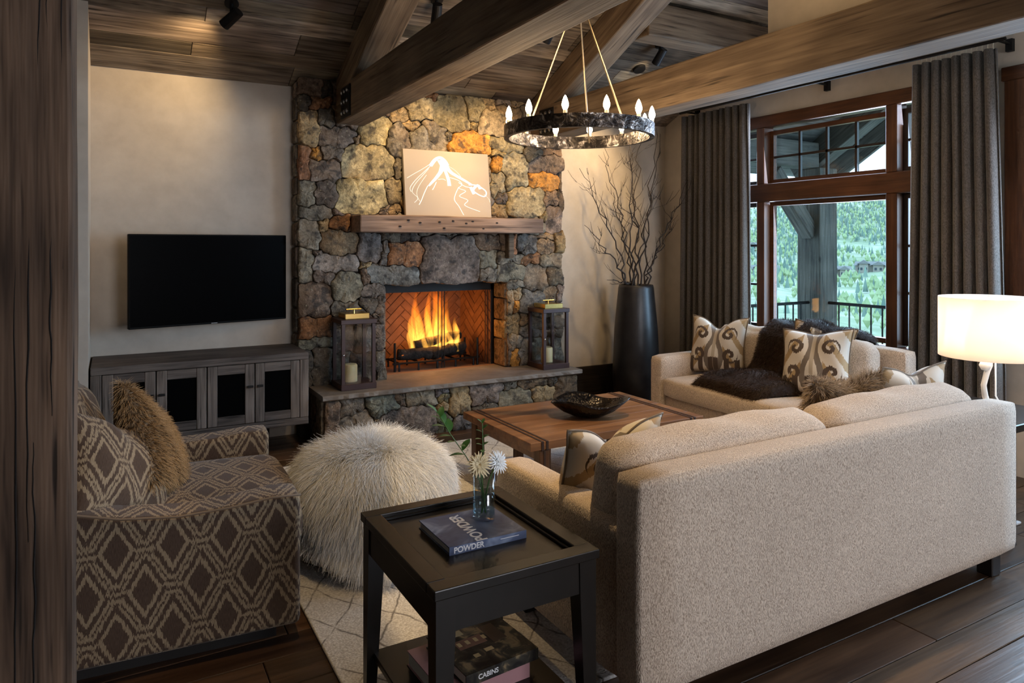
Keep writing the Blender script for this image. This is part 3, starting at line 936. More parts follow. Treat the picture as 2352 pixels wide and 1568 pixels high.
# casing round the opening, proud of the plaster
cz0, cz1 = W1['z0'], W1['z1']
def case(root, y0, y1, z0, z1, mat):
    box('casing', (XR - 0.028, y0, z0), (XR + 0.10, y1, z1), mat, root, 0.005, 1)
case(w1, W1['y0'] - 0.10, W1['y1'] + 0.10, cz1 - 0.05, cz1 + 0.055, M_WIN)
case(w1, W1['y0'] - 0.08, W1['y0'] + 0.03, cz0 - 0.04, cz1 - 0.05, M_WINZ)
case(w1, W1['y1'] - 0.03, W1['y1'] + 0.08, cz0 - 0.04, cz1 - 0.05, M_WINZ)
case(w1, W1['y0'] + 0.03, W1['y1'] - 0.03, cz0 - 0.05, cz0 + 0.03, M_WIN)
# transom rail and mullions
case(w1, W1['y0'] + 0.03, W1['y1'] - 0.03, 1.885, 2.045, M_WIN)
for (a, b) in ((3.155, 3.245), (4.385, 4.470)):
    case(w1, a, b, 0.73, 1.885, M_WINZ)
    case(w1, a, b, 2.045, 2.55, M_WINZ)
window_unit(w1, 3.245, 4.385, 0.745, 1.885)
window_unit(w1, 3.245, 4.385, 2.045, 2.52, 4, 2)
window_unit(w1, 2.69, 3.155, 0.745, 1.885, 1, 3)
window_unit(w1, 2.69, 3.155, 2.045, 2.52, 1, 2)
window_unit(w1, 4.470, 4.97, 0.745, 1.885, 1, 3)
window_unit(w1, 4.470, 4.97, 2.045, 2.52, 1, 2)

w2 = thing('window_2', kind='structure')
case(w2, W2['y0'] - 0.1, W2['y1'] + 0.09, W2['z1'] - 0.03, W2['z1'] + 0.06, M_WIN)
case(w2, W2['y1'] - 0.06, W2['y1'] + 0.07, W2['z0'], W2['z1'] - 0.03, M_WINZ)
case(w2, W2['y0'] - 0.07, W2['y0'] + 0.06, W2['z0'], W2['z1'] - 0.03, M_WINZ)
case(w2, W2['y0'] + 0.06, W2['y1'] - 0.06, 1.92, 2.05, M_WIN)
window_unit(w2, W2['y0'] + 0.06, W2['y1'] - 0.06, W2['z0'], 1.92, 2, 1)
window_unit(w2, W2['y0'] + 0.06, W2['y1'] - 0.06, 2.05, W2['z1'] - 0.03, 4, 2)

# ---------------------------------------------------------------- outside: porch
box('porch_deck', (XR + 0.2, -2.0, -0.28), (7.25, 5.6, -0.14), plain('deck_boards', (0.17, 0.15, 0.125), 0.8), None)['kind'] = 'structure'
PX, PY = 6.98, 5.28
pp = beam_between('porch_post', (PX, PY, -0.14), (PX, PY, 2.36), 0.30, 0.30, M_PORCHX, None, 0.012, 0.002, 41)
tag(pp, 'grey porch corner post outside the big window', 'post')
for i, (p0, p1, lab) in enumerate((((PX - 0.13, PY, 1.62), (PX - 0.75, PY, 2.30), 'porch knee brace rising from the corner post towards the house'),)):
    tag(beam_between('knee_brace', p0, p1, 0.16, 0.16, M_PORCHX, None, 0.01, 0.001, 42 + i), lab, 'brace', 'porch knee braces')
tag(beam_between('porch_beam', (PX - 0.12, PY, 2.50), (XR + 0.16, PY, 2.50), 0.24, 0.28, M_PORCHX, None, 0.012, 0.002, 45), 'porch header beam from the corner post back to the house', 'beam')
# porch roof rising towards the ridge, with its boards as parts and a rafter on the rake
pr = thing('porch_roof', 'board underside of the sloping porch roof seen through the upper panes', 'roof', (0, 0, 0))
rp = random.Random(6)
M_SOFFIT = wood('soffit_board', (0.06, 0.058, 0.052), (0.19, 0.18, 0.16), 0, 0.8, 0.8, tint=True)
sm = plank_mesh('roof_board', 2.4, 0.145, 0.022, 0.003, M_SOFFIT)
pa = math.atan(0.62)
for i in range(30):
    d = 0.15 * i
    yy = 5.75 - d * math.cos(pa)
    o = share('roof_board', sm, pr, (XR + 0.16 + 1.2, yy, 2.38 + d * math.sin(pa)), (-pa, 0, 0), (1.0, 1, 1))
    g = rp.uniform(0.75, 1.2); o.color = (g, g, g, 1)
o = beam_between('rake_rafter', (PX, 5.55, 2.34), (PX, 1.9, 4.603), 0.18, 0.26, M_PORCHX, pr, 0.01, 0.002, 46)
o = beam_between('barge_board', (7.62, 5.65, 2.30), (7.62, 1.9, 4.625), 0.05, 0.22, M_PORCHX, pr, 0.005, 0.001, 47)

def railing(p0, p1, label):
    p0, p1 = Vector(p0), Vector(p1)
    L = (p1 - p0).length
    r = thing('porch_railing', label, 'railing', tuple(p0), 0, 'porch railings')
    d = (p1 - p0).normalized()
    MB().tube([d * 0 + Vector((0, 0, 0.98)), d * L + Vector((0, 0, 0.98))], 0.018, 6).build('top_rail', M_BLACK, r)
    MB().tube([d * 0 + Vector((0, 0, 0.10)), d * L + Vector((0, 0, 0.10))], 0.014, 6).build('bottom_rail', M_BLACK, r)
    n = int(L / 0.125)
    src = None
    for i in range(1, n):
        q = d * (L * i / n)
        if src is None:
            src = MB().tube([(0, 0, 0.10), (0, 0, 0.98)], 0.009, 6).build('baluster', M_BLACK, r)
            src.location = q
        else:
            share('baluster', src, r, q)
    return r
railing((PX, PY - 0.15, -0.13), (PX, -1.2, -0.13), 'black iron porch railing to the right of the porch post')
railing((XR + 0.2, PY, -0.13), (PX - 0.15, PY, -0.13), 'black iron porch railing to the left of the porch post')

# ---------------------------------------------------------------- outside: valley and hillside
def mk_hazed_hill():
    t = NT('hillside')
    v = t.coords('Object')
    n1 = t.noise(v, 0.020, 4, 0.6, 0.6)
    n2 = t.noise(v, 0.16, 3, 0.6)
    m = t.val('ADD', t.val('MULTIPLY', n1, .65), t.val('MULTIPLY', n2, .35))
    t.col(t.ramp(m, [(0.36, (0.27, 0.33, 0.23)), (0.47, (0.35, 0.40, 0.28)), (0.56, (0.46, 0.48, 0.39)), (0.66, (0.56, 0.56, 0.51))]))  # paler and greyer: distance haze put into the ground colour
    t.set(Roughness=1.0, Specular_IOR_Level=0.0)
    return t.m
PR = [(4, -2.5), (60, -6.0), (150, -10.5), (300, -10.0), (400, -1.5), (560, 22), (700, 47), (950, 72), (1300, 70)]
def hz(r):
    for (a, za), (b, zb) in zip(PR, PR[1:]):
        if r <= b:
            f = max(0, (r - a) / (b - a)); f = f * f * (3 - 2 * f) if b > 300 and b < 500 else f
            return za + (zb - za) * f
    return PR[-1][1]
def hill_pt(r, a):
    n = 1.6 * math.sin(a * 23 + r * 0.01) * min(1, r / 200) + 5 * math.sin(a * 9 + r * 0.004) * min(1, max(0, r - 300) / 300)
    return Vector((r * math.sin(a), r * math.cos(a), hz(r) + n))
RS = [6.5, 12, 20, 32, 45, 60, 80, 105, 130, 150, 175, 200, 230, 260, 300, 330, 360, 400, 440, 480, 520, 560, 610, 660, 700, 780, 860, 950, 1100, 1300]
A0, A1, NA = math.radians(12), math.radians(100), 70
vs = [hill_pt(r, A0 + (A1 - A0) * j / NA) + Vector((XR, 0, 0)) for r in RS for j in range(NA + 1)]
fs = [(i * (NA + 1) + j, i * (NA + 1) + j + 1, (i + 1) * (NA + 1) + j + 1, (i + 1) * (NA + 1) + j) for i in range(len(RS) - 1) for j in range(NA)]
hill = mesh_obj('hillside_ground', vs, [f[::-1] for f in fs], mk_hazed_hill(), None, True)
hill['kind'] = 'structure'
# trees: far too many to count, as real crowns
rt = random.Random(77)
def mk_tree(name, a, b):
    t = NT(name)
    n = t.noise(t.coords('Object'), 0.25, 2)
    t.col(t.ramp(n, [(0.35, a), (0.65, b)]))
    t.set(Roughness=1.0, Specular_IOR_Level=0.0)
    return t.m
for name, lab, m, cnt, con in (('hillside_conifers', 'dark green conifers covering the far hillside', mk_tree('hazed_conifer', (0.15, 0.215, 0.19), (0.24, 0.32, 0.27)), 7000, True),  # crown colours of both kinds carry the haze of distance, pale and bluish
                               ('hillside_aspens', 'pale spring green aspens on the valley slopes', mk_tree('hazed_aspen', (0.28, 0.36, 0.19), (0.42, 0.50, 0.29)), 8000, False)):
    mb = MB()
    k = 0
    while k < cnt:
        a = rt.uniform(math.radians(28), math.radians(78))
        r = 60 + 700 * rt.random() ** (0.75 if not con else 0.55)
        dens = 0.5 + 0.5 * math.sin(a * 31 + r * 0.021) * math.sin(r * 0.033 + a * 11)
        if rt.random() > dens ** 1.2 + (0.25 if r > 430 else 0.0): continue
        p = hill_pt(r, a) + Vector((XR, 0, 0))
        h = rt.uniform(2.0, 4.6) * (1.25 if con else 0.9) * (0.45 if r < 120 else 0.8 if r < 250 else 1.0)
        w_ = h * (0.17 if con else 0.26)
        ph = rt.uniform(0, 2)
        if con:
            vs = [p + Vector((w_ * math.cos(q + ph), w_ * math.sin(q + ph), 0.1 * h)) for q in (0, 1.257, 2.513, 3.77, 5.027)] + [p + Vector((0, 0, h))]
            fs = [(i, (i + 1) % 5, 5) for i in range(5)]
        else:
            vs = [p] + [p + Vector((w_ * math.cos(q + ph), w_ * math.sin(q + ph), h * 0.5)) for q in (0, 1.257, 2.513, 3.77, 5.027)] + [p + Vector((0, 0, h))]
            fs = [(0, 1 + (i + 1) % 5, 1 + i) for i in range(5)] + [(1 + i, 1 + (i + 1) % 5, 6) for i in range(5)]
        mb.add(vs, fs)
        k += 1
    o = mb.build(name, m)
    tag(o, lab, 'trees', kind='stuff')
# houses on the slope
M_HW = plain('house_wall', (0.36, 0.32, 0.28), 0.9)
M_HR = plain('house_roof', (0.22, 0.21, 0.21), 0.9)
M_HG = plain('house_glass', (0.05, 0.06, 0.08), 0.2)
WDF = 0.62
for (px_a, r, wd, lab) in ((46.5, 395, 15, 'grey-roofed house high on the left of the hillside'), (48.6, 300, 17, 'wide brown house low on the slope left of the porch post'), (53.7, 300, 15, 'grey and brown house low on the slope right of the porch post'),
                           (55.9, 310, 17, 'house with a reddish gable at the right of the hillside'), (44.7, 390, 13, 'small house at the far left of the slope, behind the side pane'), (47.6, 408, 12, 'small pale house beside the grey-roofed one on the slope')):
    a = math.radians(px_a); wd *= WDF
    p = hill_pt(r, a) + Vector((XR, 0, -0.3))
    hs = thing('hillside_house', lab, 'house', tuple(p), -a, 'houses on the hillside')
    for j, (ox, ww, hh) in enumerate(((0, wd, 2.9), (-wd * .22, wd * .3, 4.0), (wd * .26, wd * .34, 3.5))):
        yo = 0 if j == 0 else -1.5
        MB().box((ox - ww / 2, -4 + yo, 0), (ox + ww / 2, 4, hh)).build('wall', M_HW, hs)
        e = 0.7
        if j == 0:
            vs = [(ox - ww / 2 - e, -4 - e, hh), (ox + ww / 2 + e, -4 - e, hh), (ox + ww / 2 + e, 4 + e, hh), (ox - ww / 2 - e, 4 + e, hh), (ox - ww / 2, 0, hh + 1.5), (ox + ww / 2, 0, hh + 1.5)]
            fs = [(0, 1, 5, 4), (2, 3, 4, 5), (1, 2, 5), (3, 0, 4), (3, 2, 1, 0)]
        else:
            vs = [(ox - ww / 2 - e, -4 + yo - e, hh - .4), (ox + ww / 2 + e, -4 + yo - e, hh - .4), (ox + ww / 2 + e, 4, hh - .4), (ox - ww / 2 - e, 4, hh - .4), (ox, -4 + yo - e, hh + 1.1), (ox, 4, hh + 1.1)]
            fs = [(0, 1, 4), (1, 2, 5, 4), (2, 3, 5), (3, 0, 4, 5), (3, 2, 1, 0)]
        mesh_obj('roof', vs, fs, M_HR, hs)
        for q in range(2 if j else 4):
            wx = ox - ww / 2 + ww * (q + .5) / (2 if j else 4)
            MB().box((wx - .4, -4.08 + yo, 1.1), (wx + .4, -4.0 + yo, 2.1)).build('window', M_HG, hs)

# ---------------------------------------------------------------- curtains
def mk_curtain():
    t = NT('curtain_linen')
    v = t.coords('Object')
    mp = t.n('ShaderNodeMapping'); mp.inputs['Scale'].default_value = (260, 260, 90); t.l(v, mp.inputs['Vector'])
    n = t.noise(mp.outputs[0], 1.0, 1)
    t.col(t.ramp(n, [(0.35, (0.070, 0.058, 0.049)), (0.65, (0.135, 0.115, 0.10))]))
    t.set(Roughness=0.95, Specular_IOR_Level=0.1, Sheen_Weight=0.2)
    t.bump(n, 0.25, 0.003)
    return t.m
M_CURT = mk_curtain()
def curtain(y0, y1, yb0, yb1, ztop, label, seed, folds, flap=0.0):
    q = random.Random(seed)
    n, nz = folds * 10, 14
    vs, fs = [], []
    ph = [q.uniform(-.5, .5) for _ in range(folds + 2)]
    for j in range(nz + 1):
        f = j / nz
        z = ztop - (ztop - 0.015) * f
        for i in range(n + 1):
            u = i / n
            if i > n - 6 and flap: pass
            a = y0 + (y1 - y0) * u
            b = yb0 + (yb1 - yb0) * u
            g = min(1, f * 1.3)
            k = u * folds
            amp = 0.040 + 0.016 * f + 0.010 * math.sin(k * 1.7 + seed)
            s_ = math.sin(2 * PI * k + 0.5 * math.sin(f * 2.2 + ph[int(k)]))
            s_ = math.copysign(abs(s_) ** 0.75, s_)
            vs.append((4.925 + amp * s_, a + (b - a) * g + 0.012 * math.cos(2 * PI * k), z))
    for j in range(nz):
        for i in range(n):
            fs.append((j * (n + 1) + i, j * (n + 1) + i + 1, (j + 1) * (n + 1) + i + 1, (j + 1) * (n + 1) + i))
    o = mesh_obj('curtain', vs, fs, M_CURT, None, True)
    md = o.modifiers.new('thickness', 'SOLIDIFY'); md.thickness = 0.005
    tag(o, label, 'curtain', 'dark linen curtains')
    return o
curtain(4.43, 5.24, 4.43, 5.27, 2.762, 'dark grey-brown pleated curtain to the left of the big window', 3, 10)
curtain(2.40, 2.93, 2.36, 2.97, 2.762, 'dark grey-brown pleated curtain to the right of the big window', 9, 8)
rod = thing('curtain_rod', 'thin black curtain rod under the timber beam', 'curtain rod', (4.925, 3.8, 2.808))
MB().tube([(0, -1.45, 0), (0, 1.5, 0)], 0.012, 8).build('pole', M_BLACK, rod)
for y in (-1.40, -0.05, 1.42):
    b = MB().tube([(0, y, 0.0), (0.16, y, 0.0)], 0.009, 6).box((0.14, y - 0.02, -0.05), (0.175, y + 0.02, 0.03)).build('bracket', M_BLACK, rod)
for i in range(16):
    MB().tube([(0, -1.38 + i * 0.033, 0.0), (0.004, -1.38 + i * 0.033 + .006, -0.028), (0.0, -1.38 + i * .033, -0.05)], 0.0028, 5).build('hook', plain('hook_tape', (0.5, 0.46, 0.36), 0.6) if i == 0 else bpy.data.materials['hook_tape'], rod)

# ---------------------------------------------------------------- tall vase with bare branches
def mk_vase():
    t = NT('dark_vase')
    v = t.coords('Object')
    n = t.noise(v, 12, 3)
    t.col(t.ramp(n, [(0.3, (0.010, 0.008, 0.008)), (0.7, (0.024, 0.020, 0.019))]))
    t.set(Roughness=0.38, Specular_IOR_Level=0.5)
    t.bump(n, 0.1, 0.01)
    return t.m
VX, VY = 4.34, 5.27
va = MB().lathe([(0.19, 0), (0.215, 0.02), (0.222, 0.30), (0.205, 0.7), (0.168, 1.09), (0.160, 1.12), (0.150, 1.12), (0.152, 1.08), (0.14, 0.9), (0.0, 0.88)], 36).build('floor_vase', mk_vase(), None, True, (VX, VY, 0))
tag(va, 'tall black tapering floor vase in the corner by the curtain', 'vase')
M_TWIG = plain('branch_bark', (0.028, 0.019, 0.014), 0.8)
def branch(tip, lab, seed, r0=0.009, twigs=7):
    q = random.Random(seed)
    an = q.uniform(0, 6.28)
    p0 = Vector((0.09 * math.cos(an), 0.09 * math.sin(an), 0.89))
    # leave by the mouth on the side of the tip
    tip = Vector(tip)
    side = Vector((tip.x, tip.y, 0)); side = side.normalized() if side.length > 0.01 else Vector((1, 0, 0))
    p1 = Vector((side.x * 0.09 * min(1, tip.xy.length * 2), side.y * 0.09 * min(1, tip.xy.length * 2), 1.12)) + Vector((q.uniform(-.04, .04), q.uniform(-.04, .04), 0))
    n = 16
    pts = [p0]
    for i in range(n + 1):
        f = i / n
        bend = Vector((tip.x * (f ** 1.25), tip.y * (f ** 1.25), 0)) + Vector((p1.x, p1.y, 0)) * (1 - f)
        z = 1.12 + (tip.z - 1.12) * f
        w_ = 0.035 * (1 if 0 < i < n else 0)
        pts.append(Vector((bend.x + q.uniform(-w_, w_), bend.y + q.uniform(-w_, w_) * .6, z + q.uniform(-w_, w_) * .4)))
    rad = [r0 * (1 - 0.78 * i / (n + 1)) for i in range(n + 2)]
    mb = MB().tube(pts, rad, 6)
    for k in range(twigs):
        i = q.randint(5, n)
        a = q.uniform(0, 6.28)
        d = ((pts[i + 1] - pts[i]).normalized() + Vector((math.cos(a), math.sin(a) * 0.5, q.uniform(-.1, .5))) * q.uniform(0.7, 1.2)).normalized()
        L = q.uniform(0.10, 0.34)
        tp, m = [pts[i].copy()], 6
        for j in range(m):
            d = (d + Vector((q.uniform(-.3, .3), q.uniform(-.2, .2), q.uniform(-.15, .28)))).normalized()
            tp.append(tp[-1] + d * L / m)
        mb.tube(tp, [rad[i] * 0.55 * (1 - 0.75 * j / m) for j in range(m + 1)], 5)
        for c in range(2):
            s0 = tp[q.randint(2, m - 1)]
            d2 = (d + Vector((q.uniform(-1, 1), q.uniform(-.5, .5), q.uniform(-.3, .6)))).normalized()
            mb.tube([s0, s0 + d2 * L * .25, s0 + d2 * L * .45 + Vector((0, 0, 0.02))], [0.0022, 0.0017, 0.001], 4)
    o = mb.build('bare_branch', M_TWIG, None, True, (VX, VY, 0))
    return tag(o, lab, 'branch', 'bare branches in the floor vase')
# tips relative to the vase: x to the right, y into the corner, z height
for i, (tp, lab, tw) in enumerate((((-0.62, 0.05, 2.20), 'bare branch leaning furthest left, forked high up', 8), ((-0.30, 0.10, 2.42), 'bare branch rising left of the middle behind the chandelier', 6),
        ((-0.10, -0.05, 2.45), 'bare branch standing nearly upright in the middle', 9), ((0.02, 0.1, 2.36), 'second upright bare branch, right of the middle one', 9),
        ((0.22, 0.22, 2.62), 'long straight bare branch reaching up beside the wall corner', 3), ((0.36, 0.12, 2.66), 'longest straight bare branch, reaching the curtain rod', 3),
        ((0.30, 0.0, 2.58), 'thin straight bare branch next to the longest one', 3), ((0.52, -0.15, 2.13), 'bare branch leaning right across the curtain edge', 9),
        ((-0.60, 0.0, 1.68), 'low crooked bare branch bending out to the left', 7), ((-0.42, -0.1, 1.18), 'short bare twig sticking out low to the left', 2),
        ((0.42, -0.05, 1.66), 'low bare branch curving out to the right', 6), ((-0.18, 0.12, 2.0), 'bare branch half hidden behind the upright ones', 7), ((0.12, -0.12, 2.05), 'bare branch in front of the upright ones, leaning right', 7))):
    branch(tp, lab, 50 + i, 0.0095, tw)
# ---------------------------------------------------------------- chandelier
CX, CY = 2.49, 3.57
ch = thing('ring_chandelier', 'round iron ring chandelier with candle bulbs hanging between the trusses', 'chandelier', (CX, CY, 2.15))
def mk_forged():
    t = NT('forged_iron')
    v = t.coords('Object')
    n = t.noise(v, 16, 3, 0.7, 0.6)
    n2 = t.noise(v, 45, 2)
    t.col(t.ramp(n, [(0.42, (0.02, 0.017, 0.016)), (0.56, (0.09, 0.075, 0.065)), (0.64, (0.45, 0.42, 0.40))]))
    t.set(Metallic=0.9, Roughness=0.36)
    t.bump(t.val('ADD', n, n2), 0.5, 0.01)
    return t.m
M_FORGE = mk_forged()
R1, R0, hB = 0.458, 0.428, 0.078
MB().lathe([(R0, 0), (R1, 0), (R1, hB), (R0, hB), (R0, 0)], 96, (0, 0, 0), False).build('ring', M_FORGE, ch)
def mk_bulb():
    t = NT('bulb_glow')
    t.b.inputs['Emission Color'].default_value = (1.0, 0.72, 0.42, 1)
    t.b.inputs['Emission Strength'].default_value = 70
    t.col((1, 0.9, 0.8))
    return t.m
M_BULB = mk_bulb()
M_SLEEVE = plain('candle_sleeve', (0.72, 0.63, 0.48), 0.5)
fwd = math.atan2(0.8704, 0.4924)
bprof = [(0.010, 0), (0.0185, 0.020), (0.019, 0.034), (0.0135, 0.056), (0.0065, 0.074), (0.0, 0.083)]
b0 = s0 = None
for i in range(12):
    a = fwd + PI / 12 + i * PI / 6
    loc = ((R1 + R0) / 2 * math.cos(a), (R1 + R0) / 2 * math.sin(a), hB)
    if s0 is None:
        s0 = MB().lathe([(0.012, 0), (0.012, 0.018), (0.009, 0.02)], 10).build('bulb_socket', M_SLEEVE, ch); s0.location = loc
        b0 = MB().lathe(bprof, 10).build('candle_bulb', M_BULB, ch, True); b0.location = (loc[0], loc[1], hB + 0.02)
    else:
        share('bulb_socket', s0, ch, loc)
        share('candle_bulb', b0, ch, (loc[0], loc[1], hB + 0.02))
ht = zceil(CY) - 2.15
for a in (fwd + 2.35, fwd - 0.26, fwd - 2.61):
    MB().tube([(0.44 * math.cos(a), 0.44 * math.sin(a), 0.02), (0.0, 0.0, 0.90)], 0.0058, 8).build('hanging_rod', plain('rod_brass', (0.42, 0.33, 0.22), 0.35, 0.8) if 'rod_brass' not in bpy.data.materials else bpy.data.materials['rod_brass'], ch)
MB().tube([(0, 0, 0.88), (0, 0, ht)], 0.008, 8).build('stem', M_BLACK, ch)
MB().lathe([(0.06, 0), (0.06, 0.03), (0.0, 0.035)], 20).build('canopy_plate', M_BLACK, ch, False, (0, 0, ht - 0.04))

# ---------------------------------------------------------------- ceiling spotlights (fixtures carry their own light)
M_LENS = NT('spot_lens'); M_LENS.b.inputs['Emission Color'].default_value = (1, .85, .65, 1); M_LENS.b.inputs['Emission Strength'].default_value = 14; M_LENS = M_LENS.m
def spotlight(x, y, aim, power, angle, label, blend=0.6, col=WARM, drop=0.10):
    z = zceil(y)
    r = thing('ceiling_spotlight', label, 'spotlight', (x, y, z), 0, 'black ceiling spotlights')
    MB().lathe([(0.045, -0.012), (0.045, 0.0), (0.0, 0.0)], 16).build('mount_plate', M_BLACK, r, False, (0, 0, 0), (-ang, 0, 0))
    MB().tube([(0, 0, 0), (0, 0, -drop)], 0.012, 8).build('stem', M_BLACK, r)
    d = (Vector(aim) - Vector((x, y, z - drop))).normalized()
    q = d.to_track_quat('Z', 'Y')
    c = MB().lathe([(0.034, -0.07), (0.038, 0.075), (0.032, 0.075), (0.030, 0.058), (0.0, 0.058)], 18).build('spot_body', M_BLACK, r)
    c.location = (0, 0, -drop); c.rotation_euler = q.to_euler()
    ln = MB().lathe([(0.029, 0.0585), (0.0, 0.06)], 16).build('lens', M_LENS, c)
    L = spot_light('spot_beam', (0, 0, 0), (0, 0, -1), power, col, angle, blend, 0.03)
    L.parent = r
    L.location = Vector((0, 0, -drop)) + d * 0.085
    L.rotation_euler = d.to_track_quat('-Z', 'Y').to_euler()
    return r
spotlight(2.00, 4.62, (2.25, YF, 2.0), 66, 62, 'black spotlight on the boards between the two trusses, aimed at the stones', 0.8)
spotlight(2.95, 4.62, (2.85, YF, 2.1), 66, 60, 'black spotlight behind the chandelier, aimed at the chimney', 0.8)
spotlight(0.68, 4.95, (0.05, YW, 2.4), 19, 105, 'black spotlight at the top left above the television', 0.9)
spotlight(4.10, 4.66, (4.0, YW, 1.95), 85, 70, 'black spotlight on the boards above the vase corner', 0.9)
spotlight(4.25, 3.10, (4.4, 3.7, 0.5), 60, 70, 'unseen black spotlight added over the loveseat', 0.9)  # fixture out of view, added to light the loveseat
spotlight(2.3, 2.4, (2.1, 3.05, 0.4), 210, 72, 'black spotlight added out of view, high over the coffee table', 0.9, WARM, 0.12)  # added above the frame to brighten table, rug and sofa arm
spotlight(0.6, 2.1, (0.95, 3.25, 0.4), 85, 46, 'unseen black spotlight added high over the armchair', 0.9, WARM, 0.12)  # added above the frame to brighten the armchair seat and ottoman
spotlight(2.95, 2.35, (3.6, 2.45, 2.95), 26, 60, 'black spotlight on the boards aimed at the plaster gable', 0.9, WARM, 0.12)
de = thing('recessed_downlight', 'small black round detector on the boards near the vase corner', 'downlight', (4.12, 4.96, zceil(4.96)))  # disc of a recessed downlight, modelled without a lamp inside
MB().lathe([(0.055, -0.02), (0.06, 0.0), (0.0, 0.0)], 20).build('cover', M_BLACK, de, False, (0, 0, 0), (-ang, 0, 0))
sp2 = spot_light('added_halo', (4.12, 4.70, zceil(4.70) - 0.13), (4.12, 4.93, zceil(4.95)), 2.2, (1, .8, .5), 60, 0.8, 0.02)  # extra light with no fixture of its own, added for the halo round the disc
sp2.parent = bpy.data.objects['ceiling_spotlight.003']; sp2.location = Vector((4.12, 4.74, zceil(4.74) - 0.13)) - sp2.parent.location

# ---------------------------------------------------------------- television
tv = thing('television', 'black flat television tilted on the plaster wall', 'television', (0.632, 5.555, 1.249), math.atan2(0.23, 1.087))
def mk_screen():
    t = NT('tv_screen'); t.col((0.001, 0.001, 0.0012)); t.set(Roughness=0.3, Specular_IOR_Level=0.02); return t.m
MB().box((-0.555, -0.012, -0.325), (0.555, 0.03, 0.325), None, 0.006, 2).build('housing', plain('tv_plastic', (0.002, 0.002, 0.002), 0.5, Specular_IOR_Level=0.1), tv)
MB().box((-0.546, -0.0135, -0.312), (0.546, -0.0125, 0.316)).build('screen', mk_screen(), tv)
MB().box((-0.012, -0.0142, -0.3205), (0.03, -0.0125, -0.3165)).build('logo_plate', plain('logo_grey', (0.35, 0.35, 0.36), 0.4), tv)
MB().box((-0.12, 0.03, -0.1), (0.12, 0.15, 0.1)).build('wall_mount', M_BLACK, tv)

# ---------------------------------------------------------------- media cabinet
cb = thing('media_cabinet', 'low grey reclaimed wood media cabinet under the television', 'cabinet', (0.555, 5.44, 0))
cx0, cx1, cy0, cy1, zb, zt = -0.125 - 0.555, 1.235 - 0.555, 5.175 - 5.44, 5.715 - 5.44, 0.205, 0.722
fr = 0.062
box('top_board', (cx0, cy0, zt - 0.05), (cx1, cy1, zt), M_CAB, cb, 0.006)
box('bottom_board', (cx0, cy0, zb), (cx1, cy1, zb + 0.05), M_CAB, cb, 0.006)
box('side_board', (cx0, cy0, zb + .05), (cx0 + fr, cy1, zt - .05), M_CABZ, cb, 0.006)
box('side_board', (cx1 - fr, cy0, zb + .05), (cx1, cy1, zt - .05), M_CABZ, cb, 0.006)
box('back_board', (cx0 + fr, cy1 - 0.02, zb + .05), (cx1 - fr, cy1, zt - .05), M_BASEB, cb)
box('plinth', (cx0 + 0.2, cy1 - 0.14, 0.0), (cx1 - 0.2, cy1, zb), plain('plinth_black', (0.006, 0.005, 0.005), 0.8), cb)
M_SPK = plain('speaker_cloth', (0.003, 0.003, 0.003), 1.0, Specular_IOR_Level=0.0)
dw = (cx1 - cx0 - 2 * fr) / 4
for i in range(4):
    a = cx0 + fr + i * dw + 0.003
    b = a + dw - 0.006
    d = thing('door', None, None); d.parent = cb
    c0 = Vector(((a + b) / 2, cy0 + 0.012, (zb + zt) / 2))
    d.location = c0
    hw, hh = (b - a) / 2, (zt - zb - 0.10) / 2 - 0.003
    s = 0.062
    box('stile', (-hw, -0.011, -hh), (-hw + s, 0.011, hh), M_CABZ, d, 0.003, 1)
    box('stile', (hw - s, -0.011, -hh), (hw, 0.011, hh), M_CABZ, d, 0.003, 1)
    box('rail', (-hw + s, -0.010, hh - s), (hw - s, 0.010, hh), M_CAB, d, 0.003, 1)
    box('rail', (-hw + s, -0.010, -hh), (hw - s, 0.010, -hh + s), M_CAB, d, 0.003, 1)
    box('panel', (-hw + s, 0.0, -hh + s), (hw - s, 0.006, hh - s), M_SPK, d)
    kx = hw - 0.03 if i % 2 == 0 else -hw + 0.03
    MB().tube([(kx, -0.011, hh - 0.155), (kx, -0.022, hh - 0.155)], 0.007, 8).box((kx - 0.02, -0.034, hh - 0.163), (kx + 0.02, -0.022, hh - 0.147), None, 0.003).build('handle', M_BLACK, d)

